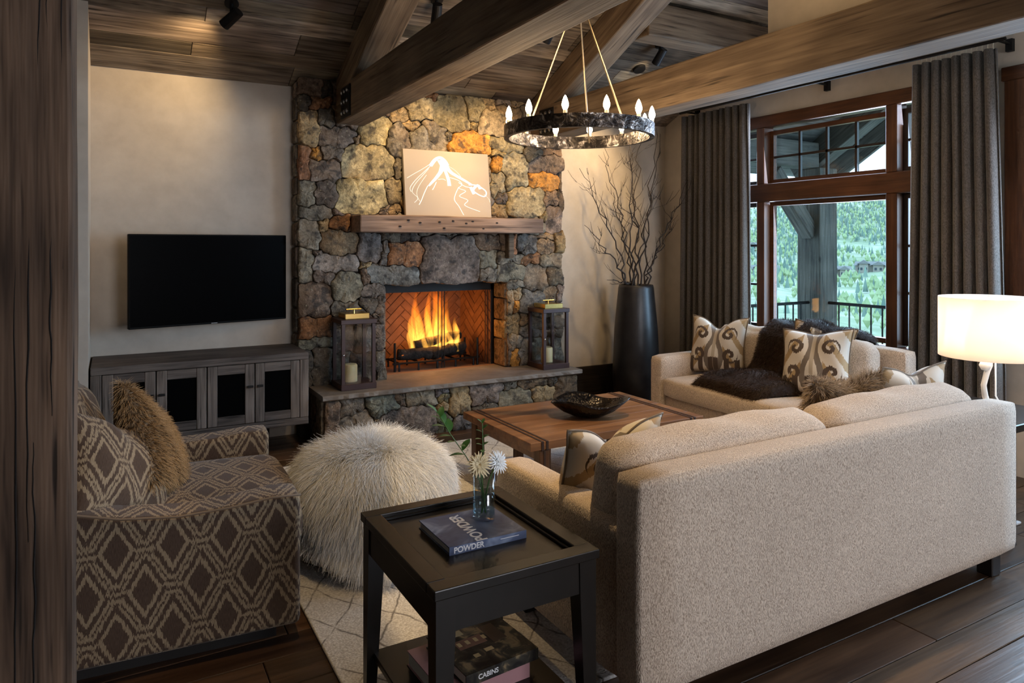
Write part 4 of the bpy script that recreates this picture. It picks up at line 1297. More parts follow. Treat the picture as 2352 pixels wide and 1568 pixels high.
# ---------------------------------------------------------------- canvas on the mantel
cv = thing('canvas_painting', 'beige canvas with a white line drawing of a mountain on the mantel', 'painting', (2.475, 5.432, 1.735))
cv.rotation_euler = (math.radians(-7.5), 0, 0)
MB().box((-0.395, 0, 0), (0.395, 0.035, 0.565), None, 0.003, 1).build('canvas', fabric('painted_canvas', (0.40, 0.33, 0.265), (0.43, 0.355, 0.285), 300, 0.85, 0.08, False), cv)
M_PAINT = plain('white_paint', (0.93, 0.93, 0.93), 0.5)
def cp(u, v):                      # pixel-free canvas coordinates: u right 0..1, v up 0..1
    return (-0.395 + 0.79 * u, -0.001, 0.565 * v)
def stroke(pts, r):
    n = len(pts)
    L, Rr = [], []
    out = []
    for i in range(n - 1):
        for k in range(4):
            f = k / 4
            p0, p1, p2, p3 = [Vector(pts[min(max(j, 0), n - 1)]) for j in (i - 1, i, i + 1, i + 2)]
            out.append(0.5 * ((2 * p1) + (p2 - p0) * f + (2 * p0 - 5 * p1 + 4 * p2 - p3) * f * f + (3 * p1 - p0 - 3 * p2 + p3) * f ** 3))
    out.append(Vector(pts[-1]))
    m = len(out)
    rr_ = [(r if not hasattr(r, '__len__') else r[0] + (r[1] - r[0]) * i / (m - 1)) for i in range(m)]
    vs, fs = [], []
    for i, p in enumerate(out):
        t = out[min(i + 1, m - 1)] - out[max(i - 1, 0)]
        nrm = Vector((-t.y, t.x)); nrm = nrm.normalized() if nrm.length > 1e-9 else Vector((0, 1))
        a, b = p + nrm * rr_[i], p - nrm * rr_[i] 
        for q, yo in ((a, 0), (p, -0.0015), (b, 0)):
            c = cp(q.x, q.y); vs.append((c[0], c[1] + yo, c[2]))
    for i in range(m - 1):
        for k in range(2):
            fs.append((i * 3 + k, i * 3 + k + 1, (i + 1) * 3 + k + 1, (i + 1) * 3 + k))
    mesh_obj('brush_stroke', vs, fs, M_PAINT, cv)
S_ = [([(.30, .76), (.36, .86), (.42, .895), (.47, .85), (.50, .78)], .022), ([(.41, .86), (.44, .74), (.37, .60), (.30, .50), (.27, .455)], (.030, .010)), ([(.44, .80), (.40, .66), (.35, .56)], (.022, .008)),
      ([(.44, .85), (.47, .70), (.50, .58), (.51, .47)], (.016, .022)), ([(.46, .84), (.52, .70), (.60, .63), (.70, .56), (.78, .50)], (.026, .014)), ([(.50, .74), (.57, .66), (.64, .60)], (.016, .006)),
      ([(.76, .47), (.80, .36), (.79, .43), (.85, .50), (.88, .44)], .018), ([(.74, .50), (.83, .50), (.90, .46), (.95, .40), (.93, .33), (.86, .35), (.78, .42)], .009), ([(.30, .79), (.20, .70), (.10, .62), (.03, .56)], .004),
      ([(.31, .77), (.22, .66), (.12, .53), (.06, .42), (.07, .36)], .004), ([(.28, .72), (.20, .60), (.12, .48), (.08, .36), (.14, .27), (.10, .20)], .0035), ([(.26, .46), (.22, .36), (.18, .24), (.15, .17)], .005),
      ([(.25, .62), (.16, .45), (.13, .33), (.16, .22)], .003), ([(.52, .60), (.62, .56), (.66, .50), (.62, .44), (.70, .40), (.62, .32), (.72, .26), (.68, .18), (.86, .09)], .005), ([(.62, .46), (.58, .36), (.56, .26), (.61, .16), (.66, .03)], .005),
      ([(.50, .78), (.58, .72), (.64, .64), (.66, .58)], .0035), ([(.36, .52), (.33, .44), (.31, .40)], .005), ([(.38, .56), (.44, .57), (.47, .55)], .004), ([(.92, .36), (.98, .29), (.99, .24)], .003), ([(.62, .53), (.70, .47), (.78, .46)], .006)]
for p_, r in S_: stroke(p_, r)

# ---------------------------------------------------------------- lanterns with candles
def lantern(x, y, label, rz=0.0):
    r = thing('floor_lantern', label, 'lantern', (x, y, 0.397), rz, 'glass lanterns on the hearth')
    h, w_, t = 0.535, 0.132, 0.013
    box('base_frame', (-w_ - .006, -w_ - .006, 0), (w_ + .006, w_ + .006, 0.045), M_LANT, r, 0.003, 1)
    box('top_frame', (-w_ - .008, -w_ - .008, h - 0.035), (w_ + .008, w_ + .008, h), M_LANT, r, 0.003, 1)
    for sx in (-1, 1):
        for sy in (-1, 1):
            box('corner_post', (sx * (w_ - t) - t, sy * (w_ - t) - t, 0.045), (sx * (w_ - t) + t, sy * (w_ - t) + t, h - 0.035), M_LANT, r)
    for ax, s in ((0, -1), (0, 1), (1, -1), (1, 1)):
        a = [-w_ + 2 * t, -w_ + 2 * t, 0.045]; b = [w_ - 2 * t, w_ - 2 * t, h - 0.035]
        a[ax], b[ax] = s * (w_ - 0.010) - 0.0015, s * (w_ - 0.010) + 0.0015
        box('glass_pane', a, b, M_LGLASS, r)
    box('brass_lid', (-0.095, -0.095, h), (0.095, 0.095, h + 0.042), M_BRASS, r, 0.003, 1)
    MB().tube([(-.0, 0, h + .042), (0, 0, h + .066)], 0.006, 8).tube([(-0.06, 0, h + .068), (0.06, 0, h + .068)], 0.006, 8).build('handle', M_BRASS, r)
    MB().lathe([(0.008, 0), (0.009, 0.006), (0.004, 0.011), (0, 0.012)], 10).build('knob', M_CHROME, r, True, (-w_ + 0.012, -w_, 0.27), (PI / 2, 0, 0))
    return r
def candle(x, y, label):
    c = thing('pillar_candle', label, 'candle', (x, y, 0.397 + 0.046), 0, 'cream pillar candles')
    MB().lathe([(0.052, 0), (0.053, 0.01), (0.053, 0.125), (0.046, 0.136), (0.03, 0.132), (0, 0.130)], 24).build('wax', M_WAX, c, True)
    MB().tube([(0, 0, 0.128), (0.002, 0, 0.148)], 0.0015, 5).build('wick', plain('wick', (.5, .45, .4), .8) if 'wick' not in bpy.data.materials else bpy.data.materials['wick'], c)
lantern(1.632, 5.385, 'dark wood and glass lantern left of the fire, with a gold lid')
lantern(3.430, 5.395, 'dark wood and glass lantern right of the fire, with a gold lid')
candle(1.60, 5.37, 'thick cream candle inside the lantern left of the fire')
candle(3.405, 5.38, 'thick cream candle inside the lantern right of the fire')
# ---------------------------------------------------------------- soft furnishings: materials
M_SOFA = fabric('cream_chenille', (0.37, 0.285, 0.215), (0.69, 0.565, 0.45), 215, 0.95, 0.6)
M_FOOT = plain('dark_sofa_foot', (0.015, 0.010, 0.008), 0.4)

def mk_ikat(name, seed):
    t = NT(name)
    uvn = t.n('ShaderNodeUVMap'); uvn.uv_map = 'UVMap'
    sp = t.n('ShaderNodeSeparateXYZ'); t.l(uvn.outputs[0], sp.inputs[0])
    u0, v0 = sp.outputs[0], sp.outputs[1]
    mp = t.n('ShaderNodeMapping'); mp.inputs['Scale'].default_value = (34, 3, 1); mp.inputs['Location'].default_value = (seed, 0, 0); t.l(uvn.outputs[0], mp.inputs['Vector'])
    jag = t.val('MULTIPLY', t.val('SUBTRACT', t.noise(mp.outputs[0], 1.0, 2), 0.5), 0.16)
    v = t.val('ADD', v0, jag)
    u = t.val('ABSOLUTE', u0)
    def spiral(cx, cy, k, R, wdt, sgn=1):
        dx, dy = t.val('SUBTRACT', u, cx), t.val('SUBTRACT', v, cy)
        r = t.val('SQRT', t.val('ADD', t.val('MULTIPLY', dx, dx), t.val('MULTIPLY', dy, dy)))
        th = t.val('ARCTAN2', dy, dx)
        w_ = t.val('SINE', t.val('ADD', t.val('MULTIPLY', r, k), t.val('MULTIPLY', th, sgn)))
        a = t.val('GREATER_THAN', w_, wdt)
        return t.val('MULTIPLY', a, t.val('LESS_THAN', r, R))
    s1 = spiral(0.50, 0.38, 26, 0.27, -0.05, 1)
    s2 = spiral(0.58, -0.34, 24, 0.27, -0.1, -1)
    # stem: widening to the foot, with a pale core
    stem = t.val('LESS_THAN', t.val('ABSOLUTE', t.val('SUBTRACT', u, t.val('ADD', 0.16, t.val('MULTIPLY', t.val('SINE', t.val('MULTIPLY', v, 3.6)), -0.11)))), 0.085)
    core = t.val('LESS_THAN', u, 0.055)
    foot = t.val('MULTIPLY', t.val('LESS_THAN', v, -0.45), t.val('GREATER_THAN', t.val('SINE', t.val('MULTIPLY', u, 17)), 0.1))
    gold = t.val('MULTIPLY', t.val('GREATER_THAN', t.val('SINE', t.val('ADD', t.val('MULTIPLY', u, 9), t.val('MULTIPLY', v, 7))), 0.55), t.val('GREATER_THAN', u, 0.3))
    cream, tan, brown, gry = (0.62, 0.555, 0.465), (0.36, 0.245, 0.12), (0.075, 0.048, 0.032), (0.17, 0.135, 0.105)
    c = t.mix(gold, cream, tan)
    c = t.mix(stem, c, gry)
    c = t.mix(core, c, (0.42, 0.35, 0.26))
    c = t.mix(s1, c, brown)
    c = t.mix(s2, c, brown)
    c = t.mix(foot, c, brown)
    t.col(c)
    t.set(Roughness=0.6, Specular_IOR_Level=0.3, Sheen_Weight=0.2)
    return t.m
M_IKAT = mk_ikat('ikat_print', 0.0)

def mk_lattice():
    t = NT('armchair_weave')
    uvn = t.n('ShaderNodeUVMap'); uvn.uv_map = 'UVMap'
    sp = t.n('ShaderNodeSeparateXYZ'); t.l(uvn.outputs[0], sp.inputs[0])
    mp = t.n('ShaderNodeMapping'); mp.inputs['Scale'].default_value = (230, 18, 1); t.l(uvn.outputs[0], mp.inputs['Vector'])
    nz = t.val('SUBTRACT', t.noise(mp.outputs[0], 1.0, 1), 0.5)
    def tri(x, off):
        return t.val('MULTIPLY', t.val('ABSOLUTE', t.val('SUBTRACT', t.val('FRACT', t.val('ADD', x, off)), 0.5)), 2.0)
    U = t.val('MULTIPLY', sp.outputs[0], 1 / 0.175)
    V = t.val('ADD', t.val('MULTIPLY', sp.outputs[1], 1 / 0.30), t.val('MULTIPLY', nz, 0.16))
    a = t.val('ADD', tri(U, 0.0), tri(V, 0.0))
    d = t.val('MINIMUM', a, t.val('SUBTRACT', 2.0, a))                 # 0 at the diamond centres, 1 where they meet
    l1 = t.val('LESS_THAN', t.val('ABSOLUTE', t.val('SUBTRACT', d, 0.56)), 0.085)
    l2 = t.val('LESS_THAN', t.val('ABSOLUTE', t.val('SUBTRACT', d, 0.90)), 0.065)
    # striated knots between diamonds side by side
    ku, kv = tri(U, 0.0), t.val('SUBTRACT', 1.0, tri(V, 0.0))
    k1 = t.val('LESS_THAN', t.val('ADD', t.val('MULTIPLY', ku, 1.4), t.val('MULTIPLY', kv, 2.2)), 0.62)
    k2 = t.val('LESS_THAN', t.val('ADD', t.val('MULTIPLY', t.val('SUBTRACT', 1.0, ku), 1.4), t.val('MULTIPLY', t.val('SUBTRACT', 1.0, kv), 2.2)), 0.62)
    kn = t.val('MAXIMUM', k1, k2)
    st_ = t.val('GREATER_THAN', t.val('SINE', t.val('MULTIPLY', V, 2 * PI * 11)), -0.2)
    m = t.val('MAXIMUM', l1, l2)
    m = t.val('ADD', t.val('MULTIPLY', m, t.val('SUBTRACT', 1.0, kn)), t.val('MULTIPLY', kn, st_))
    th = t.noise(mp.outputs[0], 3.0, 1)
    c = t.mix(m, t.ramp(th, [(0.3, (0.055, 0.034, 0.023)), (0.7, (0.092, 0.060, 0.042))]), t.ramp(th, [(0.3, (0.20, 0.145, 0.088)), (0.7, (0.34, 0.262, 0.175))]))
    t.col(c)
    t.set(Roughness=0.9, Specular_IOR_Level=0.15, Sheen_Weight=0.15)
    t.bump(th, 0.3, 0.003)
    return t.m
M_WEAVE = mk_lattice()

# ---------------------------------------------------------------- fur as real strands
def mk_hair(name, root, tip, rough=0.6):
    t = NT(name)
    hi = t.n('ShaderNodeHairInfo')
    rv = t.ramp(hi.outputs['Random'], [(0.0, 0.72), (1.0, 1.15)])
    c = t.ramp(hi.outputs['Intercept'], [(0.0, root), (0.8, tip)])
    t.col(t.mix(1.0, c, rv, 'MULTIPLY'))
    t.set(Roughness=rough, Specular_IOR_Level=0.12)
    return t.m
def fur(parent, src, count, length, mat, radius=0.0011, grav=0.5, comb=(0, 0, 0), seed=1, npt=5, clump=0.25, lenf=None, where=None, lay=0.0):
    """strands grown on the mesh of src (its local frame = parent's frame)"""
    me = src.data
    me.calc_loop_triangles()
    V = np.array([v.co[:] for v in me.vertices]); N = np.array([v.normal[:] for v in me.vertices])
    T = np.array([t.vertices[:] for t in me.loop_triangles])
    a, b, c = V[T[:, 0]], V[T[:, 1]], V[T[:, 2]]
    ar = np.linalg.norm(np.cross(b - a, c - a), axis=1)
    if where is not None:
        ar = ar * where((a + b + c) / 3)
    g = np.random.default_rng(seed)
    ti = g.choice(len(T), count, p=ar / ar.sum())
    r1, r2 = g.random(count), g.random(count)
    s = np.sqrt(r1)
    w0, w1, w2_ = (1 - s)[:, None], (s * (1 - r2))[:, None], (s * r2)[:, None]
    P = a[ti] * w0 + b[ti] * w1 + c[ti] * w2_
    Nn = N[T[ti, 0]] * w0 + N[T[ti, 1]] * w1 + N[T[ti, 2]] * w2_
    Nn /= np.linalg.norm(Nn, axis=1)[:, None] + 1e-9
    L = length * g.uniform(0.65, 1.2, count)
    if lenf is not None: L = L * lenf(P)
    # clumped direction noise, smooth in space
    k = 22.0
    cl = np.stack([np.sin(P @ np.array([k, 7, 13]) + 1) + np.sin(P @ np.array([-11, k, 5])), np.sin(P @ np.array([9, k, -8]) + 2) + np.sin(P @ np.array([k, -6, 17])), np.sin(P @ np.array([5, 12, k]) + 4)], 1) * 0.5
    gv_ = np.zeros_like(Nn); gv_[:, 2] = -1.0
    gv_[:, :2] += 0.5 * P[:, :2] / (np.linalg.norm(P[:, :2], axis=1)[:, None] + 0.05)
    tn = gv_ - (gv_ * Nn).sum(1)[:, None] * Nn
    D = Nn * (1 - lay) + tn * lay + clump * cl + np.array(comb)[None] + g.normal(0, 0.16 * (1 - 0.5 * lay), (count, 3))
    D /= np.linalg.norm(D, axis=1)[:, None]
    pts = np.zeros((count, npt, 3))
    pts[:, 0] = P
    d = D.copy()
    for i in range(1, npt):
        d = d + np.array([0, 0, -grav])[None] * (1.6 / npt) + g.normal(0, 0.10, (count, 3))
        d /= np.linalg.norm(d, axis=1)[:, None]
        pts[:, i] = pts[:, i - 1] + d * (L / (npt - 1))[:, None]
    hc_ = bpy.data.hair_curves.new('fur')
    hc_.add_curves([npt] * count)
    hc_.attributes['position'].data.foreach_set('vector', pts.reshape(-1).astype(np.float32))
    rad = hc_.attributes.new('radius', 'FLOAT', 'POINT')
    rr_ = np.tile(np.linspace(1.0, 0.25, npt), count) * radius
    rad.data.foreach_set('value', rr_.astype(np.float32))
    hc_.materials.append(mat)
    o = bpy.data.objects.new('fur', hc_)
    link(o, parent)
    o['kind'] = 'stuff'
    return o

# ---------------------------------------------------------------- pillows
def pillow(name, label, loc, rot, w_, h_, t, mat, group=None, chop=0.0, pipe=None, seed=0, pinch=0.10, cat='pillow', n=22):
    q = random.Random(seed)
    ph = q.uniform(0, 6)
    def pt(u, v, s):
        e = (1 - abs(u) ** 2.6) ** 0.55 * (1 - abs(v) ** 2.6) ** 0.55 if abs(u) < 1 and abs(v) < 1 else 0.0
        x = w_ / 2 * u * (1 - pinch * (1 - v * v) * abs(u) ** 2)
        z = h_ / 2 * v * (1 - pinch * (1 - u * u) * abs(v) ** 2)
        z -= chop * math.exp(-(u / 0.38) ** 2) * max(0, (v + 0.35) / 1.35) ** 1.6 * h_
        e2 = e * (1 - 0.55 * (chop > 0) * math.exp(-(u / 0.22) ** 2) * max(0, v) ** 1.2)
        wr = 0.006 * math.sin(u * 7 + v * 5 + ph) * e
        return (x, s * t / 2 * e2 + wr, z + h_ / 2)
    vs, fs, uvs = [], [], []
    idx = {}
    for s in (-1, 1):
        for j in range(n + 1):
            for i in range(n + 1):
                u, v = -1 + 2 * i / n, -1 + 2 * j / n
                edge = i in (0, n) or j in (0, n)
                if s == 1 and edge:
                    idx[(s, i, j)] = idx[(-1, i, j)]
                    continue
                idx[(s, i, j)] = len(vs)
                vs.append(pt(u, v, s)); uvs.append((u, v))
        for j in range(n):
            for i in range(n):
                f = (idx[(s, i, j)], idx[(s, i + 1, j)], idx[(s, i + 1, j + 1)], idx[(s, i, j + 1)])
                fs.append(f if s == -1 else f[::-1])
    root = thing(name, label, cat, loc, 0, group)
    root.rotation_euler = rot
    o = mesh_obj('cover', vs, fs, mat, root, True)
    uv = o.data.uv_layers.new(name='UVMap')
    for lp in o.data.loops:
        uv.data[lp.index].uv = uvs[lp.vertex_index]
    if pipe is not None:
        loop = [pt(-1 + 2 * i / n, -1, 0) for i in range(n)] + [pt(1, -1 + 2 * i / n, 0) for i in range(n)] + [pt(1 - 2 * i / n, 1, 0) for i in range(n)] + [pt(-1, 1 - 2 * i / n, 0) for i in range(n + 1)]
        MB().tube(loop, 0.0045, 6, False).build('piping', pipe, root, True)
    return root, o

# ---------------------------------------------------------------- sofas
def soft_box(name, a, b, mat, parent, bev=0.04, puff=0.02, n=10, seed=0, crease=0.0):
    """upholstered block: rounded box with bulging faces"""
    a, b = Vector(a), Vector(b)
    c, h = (a + b) / 2, (b - a) / 2
    bm = bmesh.new()
    bmesh.ops.create_cube(bm, size=2.0)
    bmesh.ops.subdivide_edges(bm, edges=bm.edges[:], cuts=n, use_grid_fill=True)
    q = random.Random(seed)
    ph = [q.uniform(0, 6) for _ in range(4)]
    for v in bm.verts:
        p = v.co.copy()
        pr = Vector((p.x * h.x, p.y * h.y, p.z * h.z))
        # rounded box
        inner = Vector([max(-(h[i] - bev), min(h[i] - bev, pr[i])) for i in range(3)])
        d = pr - inner
        if d.length > 1e-6: pr = inner + d.normalized() * min(bev, d.length if d.length < bev else bev)
        f = [(1 - p[i] ** 2) for i in range(3)]
        pr.x += puff * (1 if p.x > 0 else -1) * f[1] * f[2] * (abs(p.x) > .98)
        pr.y += puff * (1 if p.y > 0 else -1) * f[0] * f[2] * (abs(p.y) > .98)
        pr.z += puff * (1 if p.z > 0 else -1) * f[0] * f[1] * (abs(p.z) > .98)
        if crease:
            pr.z += crease * math.sin(p.x * 9 + ph[0] + p.y * 2) * f[1] * (p.z > .5) * (0.4 + .6 * math.sin(p.x * 2.3 + ph[1]) ** 2)
            pr.y += crease * .6 * math.sin(p.x * 7 + ph[2]) * f[2]
        v.co = pr
    me = bpy.data.meshes.new(name)
    bm.to_mesh(me); bm.free()
    me.polygons.foreach_set('use_smooth', [True] * len(me.polygons))
    me.materials.append(mat)
    o = bpy.data.objects.new(name, me)
    link(o, parent)
    o.location = c
    return o
def sofa(label, loc, rz, L, D, ncush, hb=0.79, ha=0.61, at=0.15, wrap=0.0):
    r = thing('sofa', label, 'sofa', loc, rz, 'cream sofas')
    soft_box('back', (0, 0, 0.11), (L, 0.14, hb), M_SOFA, r, 0.03, 0.004, 14)
    soft_box('seat_base', (at, 0.13, 0.11), (L - at, D - 0.03, 0.30), M_SOFA, r, 0.02, 0.0, 6)
    for x in (0, L - at):
        soft_box('arm', (x, 0.12, 0.11), (x + at, D, ha), M_SOFA, r, 0.035, 0.004, 10)
    w_ = (L - 2 * at) / ncush
    soft_box('seat_cushion', (at + .004, 0.16, 0.295), (L - at - .004, D + 0.01, 0.455), M_SOFA, r, 0.045, 0.018, 16, 3)
    for i in range(2):
        w2_ = (L - 2 * at) / 2 + wrap
        o = soft_box('back_cushion', (-w2_ / 2 + .006, -0.105, -0.20), (w2_ / 2 - .006, 0.105, 0.20), M_SOFA, r, 0.07, 0.028, 16, 5 + i, 0.008)
        o.location = (at - wrap + w2_ * (i + .5), 0.265, 0.63)
        o.rotation_euler = (math.radians(9), 0, 0)
    for x in (0.10, L - 0.10):
        for y in (0.08, D - 0.12):
            MB().box((x - 0.035, y - 0.035, 0.0), (x + 0.035, y + 0.035, 0.115), None, 0.004, 1).build('foot', M_FOOT, r)
    return r
sofa('long cream sofa seen from behind in the foreground', (1.385, 1.655, 0), 0, 2.20, 0.95, 2, wrap=0.095)
sofa('cream loveseat below the window with its back to the glass', (4.72, 2.79, 0), PI / 2, 1.645, 0.93, 2)

PIPE = plain('pillow_piping', (0.16, 0.115, 0.075), 0.7)
pillow('ikat_pillow', 'cream ikat pillow with brown scrolls at the left end of the loveseat', (4.18, 4.10, 0.465), (math.radians(-14), 0, math.radians(-68)), 0.47, 0.47, 0.17, M_IKAT, 'ikat pillows', 0.17, PIPE, 1)
pillow('ikat_pillow', 'cream ikat pillow leaning in front of the loveseat cushion beside the throw', (4.13, 3.15, 0.465), (math.radians(-20), math.radians(-4), math.radians(-72)), 0.48, 0.48, 0.17, M_IKAT, 'ikat pillows', 0.04, PIPE, 2)
pillow('ikat_pillow', 'ikat pillow half hidden behind another one against the brown throw', (4.30, 3.30, 0.475), (math.radians(-16), math.radians(5), math.radians(-80)), 0.46, 0.48, 0.15, M_IKAT, 'ikat pillows', 0.05, PIPE, 3)
pillow('ikat_pillow', 'ikat pillow with a deep notch on the near end of the long sofa', (1.66, 2.24, 0.46), (math.radians(16), 0, math.radians(4)), 0.48, 0.385, 0.17, M_IKAT, 'ikat pillows', 0.20, PIPE, 4)
pillow('ikat_pillow', 'ikat pillow peeking over the far end of the long sofa', (3.46, 2.15, 0.46), (math.radians(12), 0, math.radians(-6)), 0.46, 0.46, 0.17, M_IKAT, 'ikat pillows', 0.08, PIPE, 5)
M_PELT = plain('pelt_brown', (0.14, 0.095, 0.055), 0.9)
M_FUR_T = mk_hair('fur_tawny', (0.12, 0.07, 0.035), (0.46, 0.32, 0.18))
M_FUR_G = mk_hair('fur_grey_brown', (0.12, 0.08, 0.05), (0.46, 0.36, 0.26))
rt_, cvr = pillow('fur_pillow', 'grey-brown fur pillow peeking over the middle of the long sofa', (2.99, 2.17, 0.46), (math.radians(10), 0, 0), 0.50, 0.43, 0.17, M_PELT, 'fur pillows', 0.08, None, 6)
fur(rt_, cvr, 9000, 0.045, M_FUR_G, 0.0012, 0.5, (0.2, 0, -0.2), 4)

# fur throw over the loveseat: a thick body lying on the back, the cushions and the seat
PATH = [(4.775, 0.52), (4.77, 0.68), (4.74, 0.80), (4.64, 0.825), (4.54, 0.850), (4.44, 0.858), (4.365, 0.80), (4.335, 0.70), (4.305, 0.59), (4.26, 0.495), (4.17, 0.470), (4.08, 0.472), (3.99, 0.472), (3.91, 0.468), (3.84, 0.462), (3.795, 0.44)]
nw = 34
vs, fs = [], []
npth = len(PATH)
for side in (0, 1):
    for i, (x, z) in enumerate(PATH):
        f = i / (npth - 1)
        a_ = Vector(PATH[max(i - 1, 0)]); b_ = Vector(PATH[min(i + 1, npth - 1)])
        tg = (b_ - a_).normalized()
        nx_, nz_ = tg.y, -tg.x                        # outward normal of the path (up and towards the room)
        if i < 2: nx_, nz_ = 1, 0
        y0, y1 = 3.10 + 0.04 * f, 3.74 + 0.05 * math.sin(f * 3)
        if f > 0.5:
            y0 += 0.20 * (f - .5) / .5; y1 += 0.22 * (f - .5) / .5
        endt = min(1, f * 7, (1 - f) * 4.5) ** 0.55
        thick = 0.045 + 0.075 * max(0, (f - .55) / .45)
        for j in range(nw + 1):
            g = j / nw
            e = max(0.0, 1 - abs(2 * g - 1) ** 5) ** 0.5
            fold = 0.5 + 0.5 * math.sin(g * 13.5 + f * 2.4 + 0.7 * math.sin(f * 5))
            fold = fold ** 1.6
            th = (thick + 0.055 * fold * (0.55 + 0.45 * math.sin(PI * min(1, f * 1.1)))) * e * endt if side == 0 else -0.004
            wob = 0.012 * math.sin(f * 17 + g * 4) * (f > .55)
            vs.append((x + nx_ * th + wob * 0.5, y0 + (y1 - y0) * g + 0.02 * math.sin(f * 9 + g * 3) * (1 - abs(2 * g - 1)), z + nz_ * th + (wob * .5 if side == 0 else 0)))
n1_ = npth * (nw + 1)
for i in range(npth - 1):
    for j in range(nw):
        q = (i * (nw + 1) + j, i * (nw + 1) + j + 1, (i + 1) * (nw + 1) + j + 1, (i + 1) * (nw + 1) + j)
        fs.append(q)
        fs.append(tuple(k + n1_ for k in q[::-1]))
thr = thing('fur_throw', 'dark brown fur throw draped over the back and seat of the loveseat', 'throw', (4.3, 3.5, 0.46))
M_THROW = NT('throw_pelt'); M_THROW.col((0.028, 0.016, 0.010)); M_THROW.set(Roughness=0.6, Specular_IOR_Level=0.2); M_THROW = M_THROW.m
to = mesh_obj('pelt', [(a - 4.3, b - 3.5, c - 0.46) for a, b, c in vs], fs, M_THROW, thr, True)
bm = bmesh.new(); bm.from_mesh(to.data); bmesh.ops.remove_doubles(bm, verts=bm.verts[:], dist=0.0005); bmesh.ops.recalc_face_normals(bm, faces=bm.faces[:]); bm.to_mesh(to.data); bm.free()
fur(thr, to, 42000, 0.026, mk_hair('fur_throw_hair', (0.020, 0.011, 0.007), (0.085, 0.050, 0.032), 0.38), 0.0009, 0.6, (-0.35, 0.1, -0.35), 9, 4, 0.35, None, lambda C: (C[:, 0] < 0.50) * 1.0)

# ---------------------------------------------------------------- rug
def mk_rug():
    t = NT('rug_wool')
    v = t.coords('Object')
    nz = t.n('ShaderNodeTexNoise'); nz.inputs['Scale'].default_value = 5; nz.inputs['Detail'].default_value = 2; t.l(v, nz.inputs['Vector'])
    ad = t.n('ShaderNodeVectorMath', operation='MULTIPLY_ADD'); t.l(nz.outputs['Color'], ad.inputs[0]); ad.inputs[1].default_value = (0.09, 0.09, 0); t.l(v, ad.inputs[2])
    sp = t.n('ShaderNodeSeparateXYZ'); t.l(ad.outputs[0], sp.inputs[0])
    a = t.val('ADD', t.val('MULTIPLY', sp.outputs[0], 4.4), t.val('MULTIPLY', sp.outputs[1], 2.9))
    b = t.val('SUBTRACT', t.val('MULTIPLY', sp.outputs[0], 4.4), t.val('MULTIPLY', sp.outputs[1], 2.9))
    def line(q):
        f = t.val('ABSOLUTE', t.val('SUBTRACT', t.val('FRACT', q), 0.5))
        return t.ramp(f, [(0.0, 1.0), (0.035, 0.0)])
    br = t.noise(v, 14, 2)
    m = t.val('MULTIPLY', t.val('MAXIMUM', line(a), line(b)), t.ramp(br, [(0.34, 0.25), (0.50, 0.9)]))
    fine = t.noise(v, 120, 1)
    base = t.ramp(fine, [(0.3, (0.44, 0.42, 0.405)), (0.7, (0.68, 0.66, 0.645))])
    t.col(t.mix(m, base, (0.10, 0.088, 0.085)))
    t.set(Roughness=1.0, Specular_IOR_Level=0.05)
    t.bump(fine, 0.5, 0.006)
    return t.m
rug = MB().box((0.675, 1.95, 0.0), (4.25, 4.87, 0.014), None, 0.005, 2).build('area_rug', mk_rug())
tag(rug, 'pale wool rug with thin dark diamond lines under the seating', 'rug')

# ---------------------------------------------------------------- coffee table and bowl
ct = thing('coffee_table', 'low walnut coffee table with leather bands across its top', 'table', (2.605, 3.70, 0.014))
hx, hy, zt_ = 0.635, 0.425, 0.408
M_LEATH = plain('dark_leather', (0.03, 0.014, 0.010), 0.45)
def slab_y(y0, y1, i):
    o = box('top_board', (-hx, y0, zt_ - 0.045), (hx, y1 - 0.0015, zt_), M_WALNUT, ct, 0.002, 1)
for i in range(6):
    slab_y(-hy + i * 2 * hy / 6, -hy + (i + 1) * 2 * hy / 6, i)
for s in (-1, 1):
    for o_ in (0.075, 0.105):
        box('leather_band', (s * (hx - o_) - 0.008, -hy - 0.003, zt_ - 0.05), (s * (hx - o_) + 0.008, hy + 0.003, zt_ + 0.0025), M_LEATH, ct, 0.001, 1)
    for y in (-1, 1):
        lg = box('leg', (s * (hx - 0.09) - 0.032, y * (hy - 0.035) - 0.032, 0.0), (s * (hx - 0.09) + 0.032, y * (hy - 0.035) + 0.032, zt_ - 0.045), M_WALNUTZ, ct, 0.003, 1)
        box('leather_strip', (-0.006, -0.0345 if y < 0 else 0.031, -0.18), (0.006, -0.031 if y < 0 else 0.0345, 0.18), M_LEATH, lg)
    box('side_rail', (s * (hx - 0.09) - 0.02, -hy + 0.06, zt_ - 0.115), (s * (hx - 0.09) + 0.02, hy - 0.06, zt_ - 0.046), M_WALNUT, ct, 0.002, 1)
    for y in (-0.16, 0.16):
        box('inner_leg', (s * (hx - 0.26) - 0.025, y - 0.025, 0.0), (s * (hx - 0.26) + 0.025, y + 0.025, zt_ - 0.046), M_WALNUTZ, ct, 0.003, 1)
def mk_bowl():
    t = NT('bronze_bowl')
    v = t.coords('Object')
    n = t.noise(v, 20, 3, 0.7)
    n2 = t.voro(v, 60)
    t.col(t.ramp(n, [(0.3, (0.008, 0.006, 0.006)), (0.7, (0.03, 0.022, 0.016))]))
    t.set(Roughness=0.22, Metallic=0.55, Specular_IOR_Level=0.7)
    t.bump(n2, 0.4, 0.006)
    return t.m
n = 40
vs, fs = [], []
prof = [(0.05, 0.0), (0.10, 0.006), (0.16, 0.035), (0.205, 0.075), (0.228, 0.102), (0.220, 0.103), (0.196, 0.08), (0.15, 0.045), (0.09, 0.022), (0.0, 0.018)]
